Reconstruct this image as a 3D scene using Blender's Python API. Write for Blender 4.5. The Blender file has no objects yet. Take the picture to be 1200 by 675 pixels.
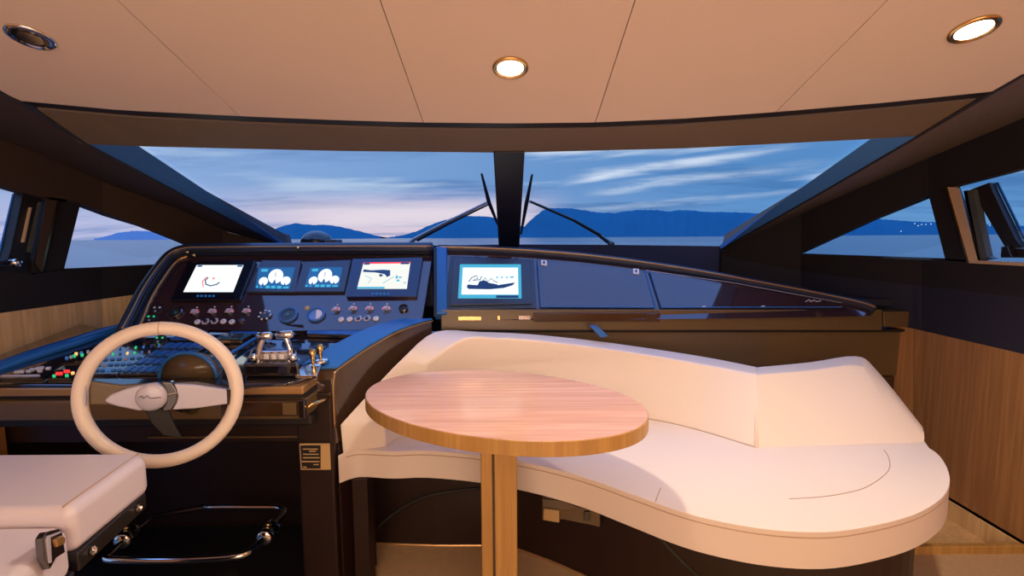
import bpy, bmesh, math, random
from mathutils import Vector, Matrix
random.seed(7)
S = bpy.context.scene
COL = S.collection

# ------------------------------------------------------------------ camera
FPX = 600.0
PITCH = math.atan((337.5 - 278.0) / FPX)
ROLL = math.atan(0.0065)
FW = Vector((0, math.cos(PITCH), -math.sin(PITCH)))
RT = Vector((math.cos(ROLL), 0, -math.sin(ROLL)))
UP = RT.cross(FW).normalized()
RT = FW.cross(UP).normalized()
cam_d = bpy.data.cameras.new('camera'); cam = bpy.data.objects.new('camera', cam_d); COL.objects.link(cam)
cam_d.sensor_width = 36; cam_d.lens = 36 * FPX / 1200; cam_d.clip_start = 0.02; cam_d.clip_end = 60000
cam.matrix_world = Matrix(((RT.x, UP.x, -FW.x, 0), (RT.y, UP.y, -FW.y, 0), (RT.z, UP.z, -FW.z, 0), (0, 0, 0, 1)))
S.camera = cam
S.view_settings.view_transform = 'Standard'; S.view_settings.look = 'None'
S.view_settings.exposure = 0.0; S.view_settings.gamma = 1.0; S.view_settings.use_curve_mapping = False

# ------------------------------------------------------------------ node helpers
class NT:
    def __init__(s, tree):
        s.t = tree; s.n = tree.nodes; s.l = tree.links
    def new(s, typ, **kw):
        x = s.n.new(typ)
        for k, v in kw.items(): setattr(x, k, v)
        return x
    def val(s, sock, v):
        if isinstance(v, (int, float)): sock.default_value = v
        elif isinstance(v, (tuple, list)):
            sock.default_value = tuple(v) + ((1,) if len(v) == 3 and sock.type == 'RGBA' else ())
        else: s.l.new(v, sock)
    def math(s, op, a, b=0.0, clamp=False):
        m = s.new('ShaderNodeMath', operation=op, use_clamp=clamp); s.val(m.inputs[0], a); s.val(m.inputs[1], b); return m.outputs[0]
    def ss(s, v, a, b):
        m = s.new('ShaderNodeMapRange', interpolation_type='SMOOTHSTEP')
        s.val(m.inputs[0], v); m.inputs[1].default_value = a; m.inputs[2].default_value = b; return m.outputs[0]
    def mix(s, f, a, b):
        m = s.new('ShaderNodeMix', data_type='RGBA'); s.val(m.inputs[0], f); s.val(m.inputs[6], a); s.val(m.inputs[7], b); return m.outputs[2]
    def noise(s, vec, scale, detail=4, rough=.55):
        m = s.new('ShaderNodeTexNoise'); s.val(m.inputs['Vector'], vec); m.inputs['Scale'].default_value = scale
        m.inputs['Detail'].default_value = detail; m.inputs['Roughness'].default_value = rough; return m.outputs['Fac']
    def xyz(s, a, b, c):
        m = s.new('ShaderNodeCombineXYZ'); s.val(m.inputs[0], a); s.val(m.inputs[1], b); s.val(m.inputs[2], c); return m.outputs[0]

def lin(r, g, b):
    f = lambda c: (c / 255 / 12.92) if c / 255 <= .04045 else ((c / 255 + .055) / 1.055) ** 2.4
    return (f(r), f(g), f(b))

# ------------------------------------------------------------------ world: dusk sky with streaky clouds
W = bpy.data.worlds.new('dusk_sky'); S.world = W; W.use_nodes = True
w = NT(W.node_tree); w.n.clear()
tc = w.new('ShaderNodeTexCoord'); sep = w.new('ShaderNodeSeparateXYZ'); w.l.new(tc.outputs['Generated'], sep.inputs[0])
X_, Y_, Z_ = sep.outputs
hl = w.math('SQRT', w.math('ADD', w.math('MULTIPLY', X_, X_), w.math('MULTIPLY', Y_, Y_)))
az = w.math('ARCTAN2', X_, Y_)              # 0 ahead, + to the right
el = w.math('ARCTAN2', Z_, hl)
leftness = w.ss(az, .55, -.75)
hor = w.mix(leftness, lin(104, 158, 212), lin(200, 200, 234))
mid = w.mix(leftness, lin(92, 146, 204), lin(146, 178, 224))
top = w.mix(leftness, lin(96, 150, 214), lin(128, 170, 222))
c = w.mix(w.ss(el, .0, .11), hor, mid)
c = w.mix(w.ss(el, .1, .45), c, top)
# the low afterglow left of the bow
ga = w.math('MULTIPLY', w.ss(az, -.62, -.25), w.ss(az, .14, -.02))
ge = w.math('MULTIPLY', w.ss(el, .105, .035), ga)
c = w.mix(w.math('MULTIPLY', ge, .85), c, lin(238, 214, 226))
# cloud streaks
cz = w.math('ADD', w.math('MAXIMUM', Z_, 0.0), .1)
cv = w.xyz(w.math('DIVIDE', X_, cz), w.math('DIVIDE', w.math('MULTIPLY', Y_, 2.6), cz), 3.1)
n1 = w.noise(cv, .55, 7, .6)
sv = w.xyz(w.math('MULTIPLY', az, 2.2), w.math('MULTIPLY', w.math('ADD', el, w.math('MULTIPLY', az, -.05)), 26.0), 9.0)
n2 = w.noise(sv, .8, 6, .55)
dark = w.math('MULTIPLY', w.ss(n1, .46, .68), .65)
c = w.mix(dark, c, w.mix(leftness, lin(66, 116, 176), lin(108, 142, 196)))
lightm = w.math('MULTIPLY', w.ss(n2, .54, .70), w.math('MULTIPLY', w.ss(el, .03, .1), .8))
c = w.mix(lightm, c, lin(196, 216, 240))
# bright streaks above the right ridge
wob = w.math('MULTIPLY', w.math('SUBTRACT', n2, .5), .07)
wv2 = w.noise(w.xyz(w.math('MULTIPLY', az, 7.0), w.math('MULTIPLY', el, 60.0), 2.0), 1.0, 5, .6)
for e0, sl, th_, a0, a1, a2, a3, am in ((.110, .12, .016, .08, .17, .62, .30, .95), (.083, .09, .012, .12, .22, .60, .35, .6), (.168, .02, .014, -.02, .08, .30, .16, .8), (.150, .10, .010, .30, .42, .75, .6, .7), (.052, .05, .008, .05, .2, .6, .4, .35)):
    d1 = w.math('ABSOLUTE', w.math('ADD', w.math('SUBTRACT', el, w.math('ADD', e0 - sl * .165, w.math('MULTIPLY', az, sl))), wob))
    st = w.math('MULTIPLY', w.ss(d1, th_, 0.0), w.math('MULTIPLY', w.ss(az, a0, a1), w.ss(az, a2, a3)))
    st = w.math('MULTIPLY', st, w.math('MULTIPLY', w.ss(wv2, .3, .62), am))
    c = w.mix(st, c, lin(222, 234, 250))
# pale bank low on the port bow
lb = w.math('MULTIPLY', w.math('MULTIPLY', w.ss(az, -.55, -.28), w.ss(az, .10, -.04)), w.math('MULTIPLY', w.ss(el, .012, .03), w.ss(el, .078, .045)))
c = w.mix(w.math('MULTIPLY', lb, w.ss(n2, .25, .5)), c, lin(240, 226, 236))
# warm patch low on the starboard beam
pa = w.math('MULTIPLY', w.ss(w.math('ABSOLUTE', w.math('SUBTRACT', az, .815)), .1, .0), w.ss(w.math('ABSOLUTE', w.math('SUBTRACT', el, .025)), .05, .0))
c = w.mix(w.math('MULTIPLY', pa, w.ss(n2, .4, .6)), c, lin(214, 170, 196))
# below the horizon: deep water colour
# the sky overhead, above the cloud bank, is clearer and brighter
c = w.mix(w.ss(el, .42, .8), c, (.40, .82, 2.1))
c = w.mix(w.ss(el, -.002, -.03), c, lin(40, 80, 130))
bg = w.new('ShaderNodeBackground'); w.l.new(c, bg.inputs[0]); bg.inputs[1].default_value = 1.0
out = w.new('ShaderNodeOutputWorld'); w.l.new(bg.outputs[0], out.inputs[0])

# ------------------------------------------------------------------ unseen fill lights added behind the helm for the saloon's light
def area(name, loc, rot, sx, sy, power, col, spread=180):
    L = bpy.data.lights.new(name, 'AREA'); L.shape = 'RECTANGLE'; L.size = sx; L.size_y = sy; L.energy = power; L.color = col
    L.spread = math.radians(spread)
    o = bpy.data.objects.new(name, L); COL.objects.link(o); o.location = loc; o.rotation_euler = rot; return o
WARM = (1.0, .72, .50)
area('saloon_fill', (0, -1.5, .55), (math.radians(38), 0, 0), 2.6, 1.2, 72, WARM)
area('saloon_up_fill', (0.2, -.75, -.55), (math.radians(140), 0, 0), 2.8, .5, 22, (1, .68, .5))  # added upward fill that brightens the headliner, no fitting modelled

# ------------------------------------------------------------------ materials
MAT = {}
def pmat(name, col, rough=.5, metal=0.0, coat=0.0, emit=None, es=1.0, spec=.5, bump=None, var=None, build=None, coat_ior=1.5):
    m = bpy.data.materials.new(name); m.use_nodes = True; t = NT(m.node_tree)
    b = t.n['Principled BSDF']; b.inputs['Base Color'].default_value = (*col, 1); b.inputs['Roughness'].default_value = rough
    b.inputs['Metallic'].default_value = metal; b.inputs['Coat Weight'].default_value = coat; b.inputs['Coat Roughness'].default_value = .04
    b.inputs['Specular IOR Level'].default_value = spec
    b.inputs['Coat IOR'].default_value = coat_ior
    if emit: b.inputs['Emission Color'].default_value = (*emit, 1); b.inputs['Emission Strength'].default_value = es
    tcn = t.new('ShaderNodeTexCoord'); ob = tcn.outputs['Object']
    if var:
        n = t.noise(ob, var[0], 3); t.l.new(t.mix(t.math('MULTIPLY', n, 1.0), tuple(x * (1 - var[1]) for x in col), tuple(min(1, x * (1 + var[1])) for x in col)), b.inputs['Base Color'])
    if bump:
        n = t.noise(ob, bump[0], 3); bp = t.new('ShaderNodeBump'); bp.inputs['Strength'].default_value = bump[1]; bp.inputs['Distance'].default_value = .002
        t.l.new(n, bp.inputs['Height']); t.l.new(bp.outputs[0], b.inputs['Normal'])
    if build: build(t, b, ob)
    MAT[name] = m; return m
def woodfn(c1, c2, axis, scale=55):
    def f(t, b, ob):
        mp = t.new('ShaderNodeMapping'); t.l.new(ob, mp.inputs[0])
        sc = [1.0, 1.0, 1.0]; sc[axis] = .035; mp.inputs['Scale'].default_value = sc
        n = t.noise(mp.outputs[0], scale, 5, .65)
        n2 = t.noise(mp.outputs[0], scale * .22, 2, .5)
        r = t.ss(n, .38, .66)
        col = t.mix(r, c1, c2); col = t.mix(t.math('MULTIPLY', t.ss(n2, .35, .7), .35), col, tuple(x * .72 for x in c1))
        t.l.new(col, b.inputs['Base Color'])
        bp = t.new('ShaderNodeBump'); bp.inputs['Strength'].default_value = .12; bp.inputs['Distance'].default_value = .001
        t.l.new(n, bp.inputs['Height']); t.l.new(bp.outputs[0], b.inputs['Normal'])
    return f
def weavefn(t, b, ob):
    wv = t.new('ShaderNodeTexWave'); wv.inputs['Scale'].default_value = 45; wv.inputs['Distortion'].default_value = 2; t.l.new(ob, wv.inputs[0])
    n = t.noise(ob, 160, 3)
    t.l.new(t.mix(t.math('MULTIPLY', wv.outputs['Fac'], n), (.38, .24, .13), (.78, .56, .37)), b.inputs['Base Color'])
    bp = t.new('ShaderNodeBump'); bp.inputs['Strength'].default_value = .5; bp.inputs['Distance'].default_value = .003
    t.l.new(n, bp.inputs['Height']); t.l.new(bp.outputs[0], b.inputs['Normal'])
pmat('headliner', (.66, .55, .47), .75, bump=(300, .15))
pmat('cream_leather', (.80, .70, .63), .46, bump=(260, .12), coat=.0)
pmat('leather_window_tint', (.72, .66, .74), .45, bump=(260, .12))  # cream leather with cool window light mixed into the colour
pmat('rim_leather', (.82, .72, .64), .36, bump=(300, .1))
pmat('piping', (.50, .34, .24), .5)
pmat('seam', (.42, .30, .22), .7)
pmat('oak', (.6, .36, .17), .35, build=woodfn((.50, .26, .10), (.68, .40, .19), 0, 60))
pmat('oak_top', (.6, .36, .2), .27, coat=.25, build=woodfn((.66, .37, .27), (.80, .49, .37), 0, 60))
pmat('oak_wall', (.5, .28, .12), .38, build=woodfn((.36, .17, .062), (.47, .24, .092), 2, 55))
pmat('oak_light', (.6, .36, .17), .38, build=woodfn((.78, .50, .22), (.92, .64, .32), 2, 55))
pmat('oak_post', (.5, .28, .12), .4, build=woodfn((.44, .24, .07), (.56, .33, .10), 2, 50))
pmat('brown_lacquer', (.052, .026, .012), .14, coat=.6)
pmat('bronze_panel', (.13, .085, .040), .28, coat=.3)
pmat('bronze_trim', (.50, .29, .12), .3, metal=.55)
pmat('black_gloss', (.012, .010, .014), .09, coat=1, coat_ior=1.9)
pmat('fascia_gloss', (.035, .018, .024), .1, coat=1, coat_ior=1.62)
pmat('black_satin', (.014, .011, .012), .45)
pmat('brown_suede', (.055, .030, .020), .8)
pmat('taupe_suede', (.150, .108, .068), .6)
pmat('dark_suede', (.012, .009, .013), .85)
pmat('navy_suede', (.016, .016, .035), .8)
pmat('navy_and_skylight', (.045, .18, .52), .5)  # navy of gauge rings; on the reveals it stands for sky light
pmat('dash_leather', (.016, .026, .062), .32, bump=(400, .2))  # sky reflection along the hoods tinted into the leather as blue
pmat('plinth_brown', (.017, .006, .004), .45)
pmat('chrome', (.85, .83, .80), .09, metal=1)
pmat('satin_metal', (.62, .60, .66), .33, metal=.75)
pmat('silver_plastic', (.50, .49, .60), .38, metal=.15)
pmat('brass', (.80, .55, .22), .22, metal=1)
pmat('carpet', (.3, .18, .1), .95, build=weavefn)
pmat('floor_beige', (.58, .40, .23), .6, var=(30, .15))
pmat('rubber', (.01, .01, .01), .6)
pmat('screen_black', (.006, .006, .012), .12, coat=.4)
pmat('screen_navy', (.010, .016, .075), .15, coat=.4)
pmat('bezel_slate', (.035, .055, .10), .3)
def em(name, c, s=1.0): return pmat(name, (0, 0, 0), .4, emit=c, es=s)
em('glow_white', lin(240, 250, 250), 1.15); em('glow_cyan', lin(70, 180, 215), 1.0); em('glow_blue', lin(28, 96, 160), .9)
em('glow_navy', lin(28, 60, 120), .8); em('glow_chart', lin(238, 238, 226), 1.1); em('glow_orange', lin(245, 120, 100), 1.0)
em('glow_red', (1, .03, .03), 1.6); em('glow_green', (.05, 1, .35), .6); em('glow_amber', (1, .5, .15), 1.4); em('glow_key', lin(70, 130, 210), .55)
em('lamp_on', (1, .86, .66), 22.0)
pmat('dial_white', (.75, .74, .76), .4); pmat('dial_pink', (.8, .35, .32), .4); pmat('dial_blue', (.12, .26, .62), .3); pmat('label_gold', (.55, .36, .16), .5)
pmat('key_blue', (.03, .14, .42), .25); pmat('teal_glass', (.03, .12, .14), .12, coat=.5)
pmat('blue_trim_sky_sheen', (.018, .13, .42), .3); pmat('mountain', (.030, .15, .25), 1.0, spec=0, var=(.002, .12)); pmat('mountain_far', (.24, .31, .42), 1.0, spec=0)  # blue trim colour, also stands for sky sheen on upward faces
pmat('hull_white', (.55, .56, .62), .4); pmat('aluminium_frame', (.66, .47, .31), .45, metal=.1); pmat('channel_grey', (.10, .11, .11), .4, metal=.3)
def seafn(t, b, ob):
    mp = t.new('ShaderNodeMapping'); t.l.new(ob, mp.inputs[0]); mp.inputs['Scale'].default_value = (.3, 1.0, 1)
    n = t.noise(mp.outputs[0], .5, 6, .6); n2 = t.noise(mp.outputs[0], .02, 3, .5)
    bp = t.new('ShaderNodeBump'); bp.inputs['Strength'].default_value = .5; bp.inputs['Distance'].default_value = .25
    t.l.new(t.math('ADD', n, n2), bp.inputs['Height']); t.l.new(bp.outputs[0], b.inputs['Normal'])
pmat('sea_water', (.02, .06, .11), .2, build=seafn)
# window glass: see-through with a faint mirror
g = bpy.data.materials.new('window_glass'); g.use_nodes = True; t = NT(g.node_tree); t.n.clear()
tr = t.new('ShaderNodeBsdfTransparent'); tr.inputs[0].default_value = (.97, .985, 1, 1)
gl = t.new('ShaderNodeBsdfGlossy'); gl.inputs['Roughness'].default_value = .01
mx = t.new('ShaderNodeMixShader'); mx.inputs[0].default_value = .035
t.l.new(tr.outputs[0], mx.inputs[1]); t.l.new(gl.outputs[0], mx.inputs[2])
oo = t.new('ShaderNodeOutputMaterial'); t.l.new(mx.outputs[0], oo.inputs[0]); MAT['window_glass'] = g

# ------------------------------------------------------------------ geometry helpers
def ray(px, py): return RT * (px - 600) + UP * (337.5 - py) + FW * FPX
def at_y(px, py, y): d = ray(px, py); return d * (y / d.y)
def at_z(px, py, z): d = ray(px, py); return d * (z / d.z)
def at_plane(px, py, p, n): d = ray(px, py); return d * (p.dot(n) / d.dot(n))
class Pl:                                     # a real plane in the room; (px, py, off) -> point on it
    def __init__(s, p, n): s.p = Vector(p); s.n = Vector(n).normalized()
    def __call__(s, px, py, off=0.0): return at_plane(px, py, s.p, s.n) + s.n * off

class MB:
    def __init__(s): s.v = []; s.f = []
    def add(s, vs, fs):
        b = len(s.v); s.v += [Vector(x) for x in vs]; s.f += [tuple(i + b for i in f) for f in fs]; return s
    def box(s, c, d, M=None):
        c = Vector(c); vs = []
        for z in (-.5, .5):
            for x, y in ((-.5, -.5), (.5, -.5), (.5, .5), (-.5, .5)):
                q = Vector((x * d[0], y * d[1], z * d[2]))
                vs.append(c + (M @ q if M else q))
        return s.add(vs, [(3, 2, 1, 0), (4, 5, 6, 7), (0, 1, 5, 4), (1, 2, 6, 5), (2, 3, 7, 6), (3, 0, 4, 7)])
    def loft(s, rings, caps=True, closed=False):
        n = len(rings[0]); vs = [p for r in rings for p in r]; fs = []
        m = len(rings)
        for i in range(m if closed else m - 1):
            for j in range(n):
                fs.append((i * n + j, i * n + (j + 1) % n, ((i + 1) % m) * n + (j + 1) % n, ((i + 1) % m) * n + j))
        if caps and not closed: fs += [tuple(range(n))[::-1], tuple((m - 1) * n + j for j in range(n))]
        return s.add(vs, fs)
    def prism(s, poly, ext):
        ext = Vector(ext); return s.loft([[Vector(p) for p in poly], [Vector(p) + ext for p in poly]])
    def tube(s, path, r, seg=10, closed=False, flat=1.0):
        path = [Vector(p) for p in path]; rings = []; n = len(path); prev = None
        for i, p in enumerate(path):
            a = path[(i - 1) % n] if (closed or i > 0) else p; b = path[(i + 1) % n] if (closed or i < n - 1) else p
            tdir = (b - a).normalized()
            if prev is None:
                h = Vector((0, 0, 1)) if abs(tdir.z) < .9 else Vector((1, 0, 0)); u = tdir.cross(h).normalized()
            else: u = (prev - tdir * prev.dot(tdir)).normalized()
            prev = u; v = tdir.cross(u); rr = r[i] if isinstance(r, (list, tuple)) else r
            rings.append([p + (u * math.cos(k * 2 * math.pi / seg) + v * math.sin(k * 2 * math.pi / seg) * flat) * rr for k in range(seg)])
        return s.loft(rings, closed=closed)
    def lathe(s, c, axis, prof, seg=24):      # prof: (radius, height) list
        axis = Vector(axis).normalized(); h = Vector((0, 0, 1)) if abs(axis.z) < .9 else Vector((1, 0, 0))
        u = axis.cross(h).normalized(); v = axis.cross(u); c = Vector(c)
        return s.loft([[c + axis * z + (u * math.cos(k * 2 * math.pi / seg) + v * math.sin(k * 2 * math.pi / seg)) * max(r, 1e-4) for k in range(seg)] for r, z in prof])
    def build(s, name, mat, parent=None, smooth=False, bevel=0, segs=3, solid=0, solid_off=1, kind=None):
        me = bpy.data.meshes.new(name)
        if parent is not None:
            org = parent['_o'] if '_o' in parent else None
            org = Vector(ORG[parent.name])
        else:
            zs = min(v.z for v in s.v); cx = sum(v.x for v in s.v) / len(s.v); cy = sum(v.y for v in s.v) / len(s.v)
            org = Vector((cx, cy, zs))
        me.from_pydata([tuple(v - org) for v in s.v], [], s.f); me.validate()
        bm = bmesh.new(); bm.from_mesh(me); bmesh.ops.remove_doubles(bm, verts=bm.verts, dist=1e-5)
        bmesh.ops.recalc_face_normals(bm, faces=bm.faces); bm.to_mesh(me); bm.free()
        me.materials.append(MAT[mat])
        o = bpy.data.objects.new(name, me); COL.objects.link(o)
        if parent is not None: o.parent = parent
        else: o.location = org
        ORG[o.name] = tuple(org)
        if smooth:
            for p in me.polygons: p.use_smooth = True
        if solid:
            q = o.modifiers.new('solid', 'SOLIDIFY'); q.thickness = solid; q.offset = solid_off
        if bevel:
            q = o.modifiers.new('bevel', 'BEVEL'); q.width = bevel; q.segments = segs; q.limit_method = 'ANGLE'; q.angle_limit = math.radians(35)
            for p in me.polygons: p.use_smooth = True
            if not smooth: q.harden_normals = True
        if kind: o['kind'] = kind
        return o
ORG = {}
def thing(name, label, cat, loc, group=None):
    o = bpy.data.objects.new(name, None); COL.objects.link(o); o.location = Vector(loc); ORG[o.name] = tuple(loc)
    o['label'] = label; o['category'] = cat; o.empty_display_size = .05
    if group: o['group'] = group
    return o
def tag(o, label, cat, group=None):
    o['label'] = label; o['category'] = cat
    if group: o['group'] = group
    return o
def dup(o, loc, parent=None, label=None):
    c = o.copy(); COL.objects.link(c)
    if parent: c.parent = parent
    else:
        c.location = Vector(loc)
        if label: c['label'] = label
    for ch in list(o.children): dup(ch, None, c)
    return c
def slab(fn, poly, o0, o1): # prism standing on a plane, outline in the photograph's frame on that plane
    m = MB(); return m.loft([[fn(x, y, o0) for x, y in poly], [fn(x, y, o1) for x, y in poly]])
def catmull(pts, n=8, closed=False):
    pts = [Vector(p) for p in pts]; out = []; N = len(pts)
    for i in range(N if closed else N - 1):
        p0 = pts[(i - 1) % N] if closed or i > 0 else pts[0]; p1 = pts[i]; p2 = pts[(i + 1) % N]
        p3 = pts[(i + 2) % N] if closed or i + 2 < N else pts[-1]
        for k in range(n):
            u = k / n
            out.append(.5 * ((2 * p1) + (-p0 + p2) * u + (2 * p0 - 5 * p1 + 4 * p2 - p3) * u * u + (-p0 + 3 * p1 - 3 * p2 + p3) * u ** 3))
    if not closed: out.append(pts[-1])
    return out
def pl(pts):                                  # piecewise-linear y(x), extrapolating
    pts = sorted(pts)
    def f(x):
        i = 0
        while i < len(pts) - 2 and x > pts[i + 1][0]: i += 1
        (a, b), (c_, d) = pts[i], pts[i + 1]
        return b + (d - b) * (x - a) / (c_ - a)
    f.k = [p[0] for p in pts]; return f
def quad(a, b, c_, d): m = MB(); return m.add([a, b, c_, d], [(0, 1, 2, 3)])

# ------------------------------------------------------------------ the hull sides: one plan outline, left and right
WX, FLOOR = 2.0, -1.3
def wall_pt(px, py):
    s = 1 if px > 600 else -1
    A, B, C_ = Vector((s * 2.0, 2.5)), Vector((s * 1.75, 3.1)), Vector((s * 1.33, 3.3))
    d = ray(px, py); k = s * d.x / d.y
    if k > .8: return d * (s * 2.0 / d.x)
    P, Q = (A, B) if k > abs(B.x) / B.y else (B, C_)
    n = Vector((Q.y - P.y, -(Q.x - P.x), 0)); return at_plane(px, py, Vector((P.x, P.y, 0)), n)
BK = [1090 - 10, 938]                           # where the plan outline bends (right side, frame x)
def strip(name, mat, f0, f1, x0, x1, solid=.05, kind='structure', extra=()):
    s = 1 if x0 > 600 else -1
    bends = [600 + s * 480, 600 + s * 338.7, 600 + s * 245]
    xs = sorted({x0, x1, *[k for k in list(f0.k) + list(f1.k) + bends + list(extra) if x0 < k < x1]})
    m = MB(); A = [wall_pt(x, f0(x)) for x in xs]; B = [wall_pt(x, f1(x)) for x in xs]; n = len(xs)
    # outward shell as a closed solid
    def out(p): return Vector((p.x + s * solid, p.y + (solid if p.y > 2.6 else 0), p.z))
    fs = []
    vs = A + B + [out(p) for p in A] + [out(p) for p in B]
    for i in range(n - 1):
        fs += [(i, i + 1, n + i + 1, n + i), (2 * n + i, 3 * n + i, 3 * n + i + 1, 2 * n + i + 1), (i, 2 * n + i, 2 * n + i + 1, i + 1), (n + i, n + i + 1, 3 * n + i + 1, 3 * n + i)]
    fs += [(0, n, 3 * n, 2 * n), (n - 1, 3 * n - 1, 4 * n - 1, 2 * n - 1)]
    m.add(vs, fs); return m.build(name, mat, kind=kind)

# right side lines (frame x -> y)
R_L2 = pl([(845, 292), (905, 266), (970, 237), (1026, 212), (1100, 180), (1200, 138)])
R_T = pl([(845, 293.5), (938, 297), (1088, 228), (1112, 219), (1200, 196)])
R_B = pl([(845, 293.8), (938, 297.3), (1108, 303), (1145, 306), (1200, 309)])
R_W = pl([(845, 345), (1070, 385), (1200, 415)])
R_F = pl([(1070, 561), (1115, 590), (1200, 648)])
L_L2 = pl([(0, 163), (44, 180), (133, 218), (207, 244), (267, 272), (345, 292)])
L_T = pl([(0, 217), (62, 235), (93, 238), (163, 264.5), (207, 282), (228, 291), (345, 293.5)])
L_B = pl([(0, 319), (44, 320), (75, 315), (190, 310), (228, 292.5), (345, 294)])
L_W = pl([(0, 367), (160, 345), (260, 331)])
L_F = pl([(0, 416), (90, 394), (160, 374), (260, 348)])
# below the dash the wall goes to the floor
def floor_line(s):
    return pl([(600 + s * 1.0 * x * 600, 278 + 1.3 / 2.0 * x * 600 * 1.0) for x in (.6, 1.0, 1.6)])
def dark_upper(nm, T, L2, a, b): return strip(nm, 'dark_suede', L2, T, a, b)
strip('wall_right', 'dark_suede', R_L2, R_T, 845, 1800)
strip('wall_left', 'brown_suede', L_L2, L_T, -600, 345)
# right: pillar and lower panels
def poly_wall(name, mat, pts, s, th=.05, kind='structure', inset=0):
    m = MB(); P = [wall_pt(*p) - Vector((s * inset, 0, 0)) for p in pts]; m.prism(P, (s * th, .02, 0)); return m.build(name, mat, kind=kind)
poly_wall('trim_1', 'dark_suede', [(1087.5, 226), (1116, 217), (1150, 308), (1108, 305)], 1)
poly_wall('trim_2', 'dark_suede', [(56, 231), (95, 236), (75, 316), (36, 322)], -1)
R_NV = pl([(845, 300), (950, 320), (1200, 349)])
strip('wall_right_upper', 'dark_suede', R_B, R_NV, 845, 1800, solid=.05)
strip('wall_right_middle', 'navy_suede', R_NV, R_W, 845, 1800, solid=.06)
strip('wall_left_upper', 'dark_suede', L_B, L_W, -600, 345)
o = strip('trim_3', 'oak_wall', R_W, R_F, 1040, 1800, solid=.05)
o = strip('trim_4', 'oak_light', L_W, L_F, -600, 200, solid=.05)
strip('wall_left_lower', 'dark_suede', L_F, pl([(-600, 560), (200, 520)]), -600, 200, solid=.05)
# thin shadow-gap bead on the oak wall foot
R_F2 = pl([(1070, 559.5), (1115, 588.5), (1200, 646)])
m = MB(); m.box((2.03, .9, -1.27), (.06, 3.4, .14)); m.build('baseboard_right', 'oak_wall', kind='structure')
# window frames, gold edge trims
def wall_tube(name, mat, pts, r, s, inset=.006): m = MB(); m.tube([wall_pt(*p) - Vector((s * inset, 0, 0)) for p in pts], r, 6); return m.build(name, mat, kind='structure')

# ceiling: slopes down forward (about 15 degrees)
CT, CS = .86, .275
CN = Vector((0, CS, 1)).normalized(); CP = Pl((0, 0, CT), CN)
edgepx = pl([(22, 118), (140, 129), (280, 136), (400, 141), (495, 143.5), (600, 144.5), (697, 143.5), (800, 139), (913, 131), (1040, 120), (1165, 107)])
seams = [(-3, 1.06), (-1, .343), (1, -.336), (3, -.96)]
def seam_x(i, y): # straight fore-aft joints
    (a, b) = [(137, 1.06), (446, .343), (745, -.336), (1038, -.96)][i]; return a + b * y
side_l = CP(22, 118).x; side_r = CP(1165, 107).x
jx = [side_l] + [CP(seam_x(i, 60), 60).x for i in range(4)] + [side_r]
edge_world = [CP(x, edgepx(x)) for x in [22 + (1165 - 22) * k / 60 for k in range(61)]]
def edge_y(x):
    for a, b in zip(edge_world, edge_world[1:]):
        if a.x <= x <= b.x + 1e-9: return a.y + (b.y - a.y) * (x - a.x) / (b.x - a.x)
    return edge_world[0].y if x < 0 else edge_world[-1].y
def cz(y): return CT - CS * y if y > .7 else CT - CS * .7
for i in range(5):
    a, b = jx[i] + (.0013 if i else -.0), jx[i + 1] - (.0013 if i < 4 else 0)
    m = MB(); N = 10; front = [(a + (b - a) * k / N) for k in range(N + 1)]
    rings = []
    for x in front:
        ey = edge_y(x); ys = [-3.2, .7, ey]
        rings.append([Vector((x, y, cz(y))) for y in ys] + [Vector((x, y, cz(y) + .03)) for y in reversed(ys)])
    m.loft(rings); m.build('ceiling' if i == 0 else 'ceiling.%03d' % i, 'headliner', kind='structure')
m = MB(); m.loft([[Vector((x, -3.2, cz(-3) + .035)), Vector((x, .7, cz(.7) + .035)), Vector((x, 1.5, cz(1.5) + .035)), Vector((x, 1.5, 1.1)), Vector((x, -3.2, 1.1))] for x in (-2.1, 2.1)])
m.build('ceiling_deck', 'black_satin', kind='structure')
m = MB(); m.box((-1.78, -1.05, cz(0) + .0), (.5, 4.3, .03)); m.build('ceiling_side_left', 'headliner', kind='structure')
m = MB(); m.box((1.78, -1.05, cz(0) + .0), (.5, 4.3, .03)); m.build('ceiling_side_right', 'headliner', kind='structure')

# windscreen corner points
G = dict(tl=at_y(163, 171.5, 1.9), tcl=at_y(580, 179, 2.05), tcr=at_y(614, 179, 2.05), tr=at_y(1020, 163, 1.9),
         bl=at_y(343, 291, 3.1), bcl=at_y(586, 288, 3.25), bcr=at_y(607, 287, 3.25), br=at_y(843, 288, 3.1))
TCM = at_y(597, 179, 2.06)
# header panel between the ceiling edge and the windscreen head, with its dark shadow gap
m = MB(); rows = []
def head_bot(x):   # windscreen head line
    f = pl([(95, 168.5), (163, 171.5), (400, 177), (597, 179), (800, 174), (1020, 163), (1078, 159)])
    yy = pl([(95, 1.86), (163, 1.9), (597, 2.06), (1020, 1.9), (1078, 1.86)])
    return at_y(x, f(x), yy(x))
NB = 40; xt = [edge_world[0].x + (edge_world[-1].x - edge_world[0].x) * k / NB for k in range(NB + 1)]
top_e = [Vector((x, edge_y(x), cz(edge_y(x)))) for x in xt]
bot_e = [head_bot(95 + (1078 - 95) * k / NB) for k in range(NB + 1)]
for a, b in zip(top_e, bot_e):
    a2 = a + Vector((0, .06, -.010))
    rows.append([a2, b, b + Vector((0, .02, .07)), a2 + Vector((0, .03, .10))])
m.loft(rows); m.build('trim_5', 'taupe_suede', kind='structure')
m = MB(); m.loft([[a + Vector((0, .002, .006)), a + Vector((0, .058, -.004)), a + Vector((0, .058, .03)), a + Vector((0, .002, .034))] for a in top_e]); m.build('trim_6', 'black_satin', kind='structure')
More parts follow.
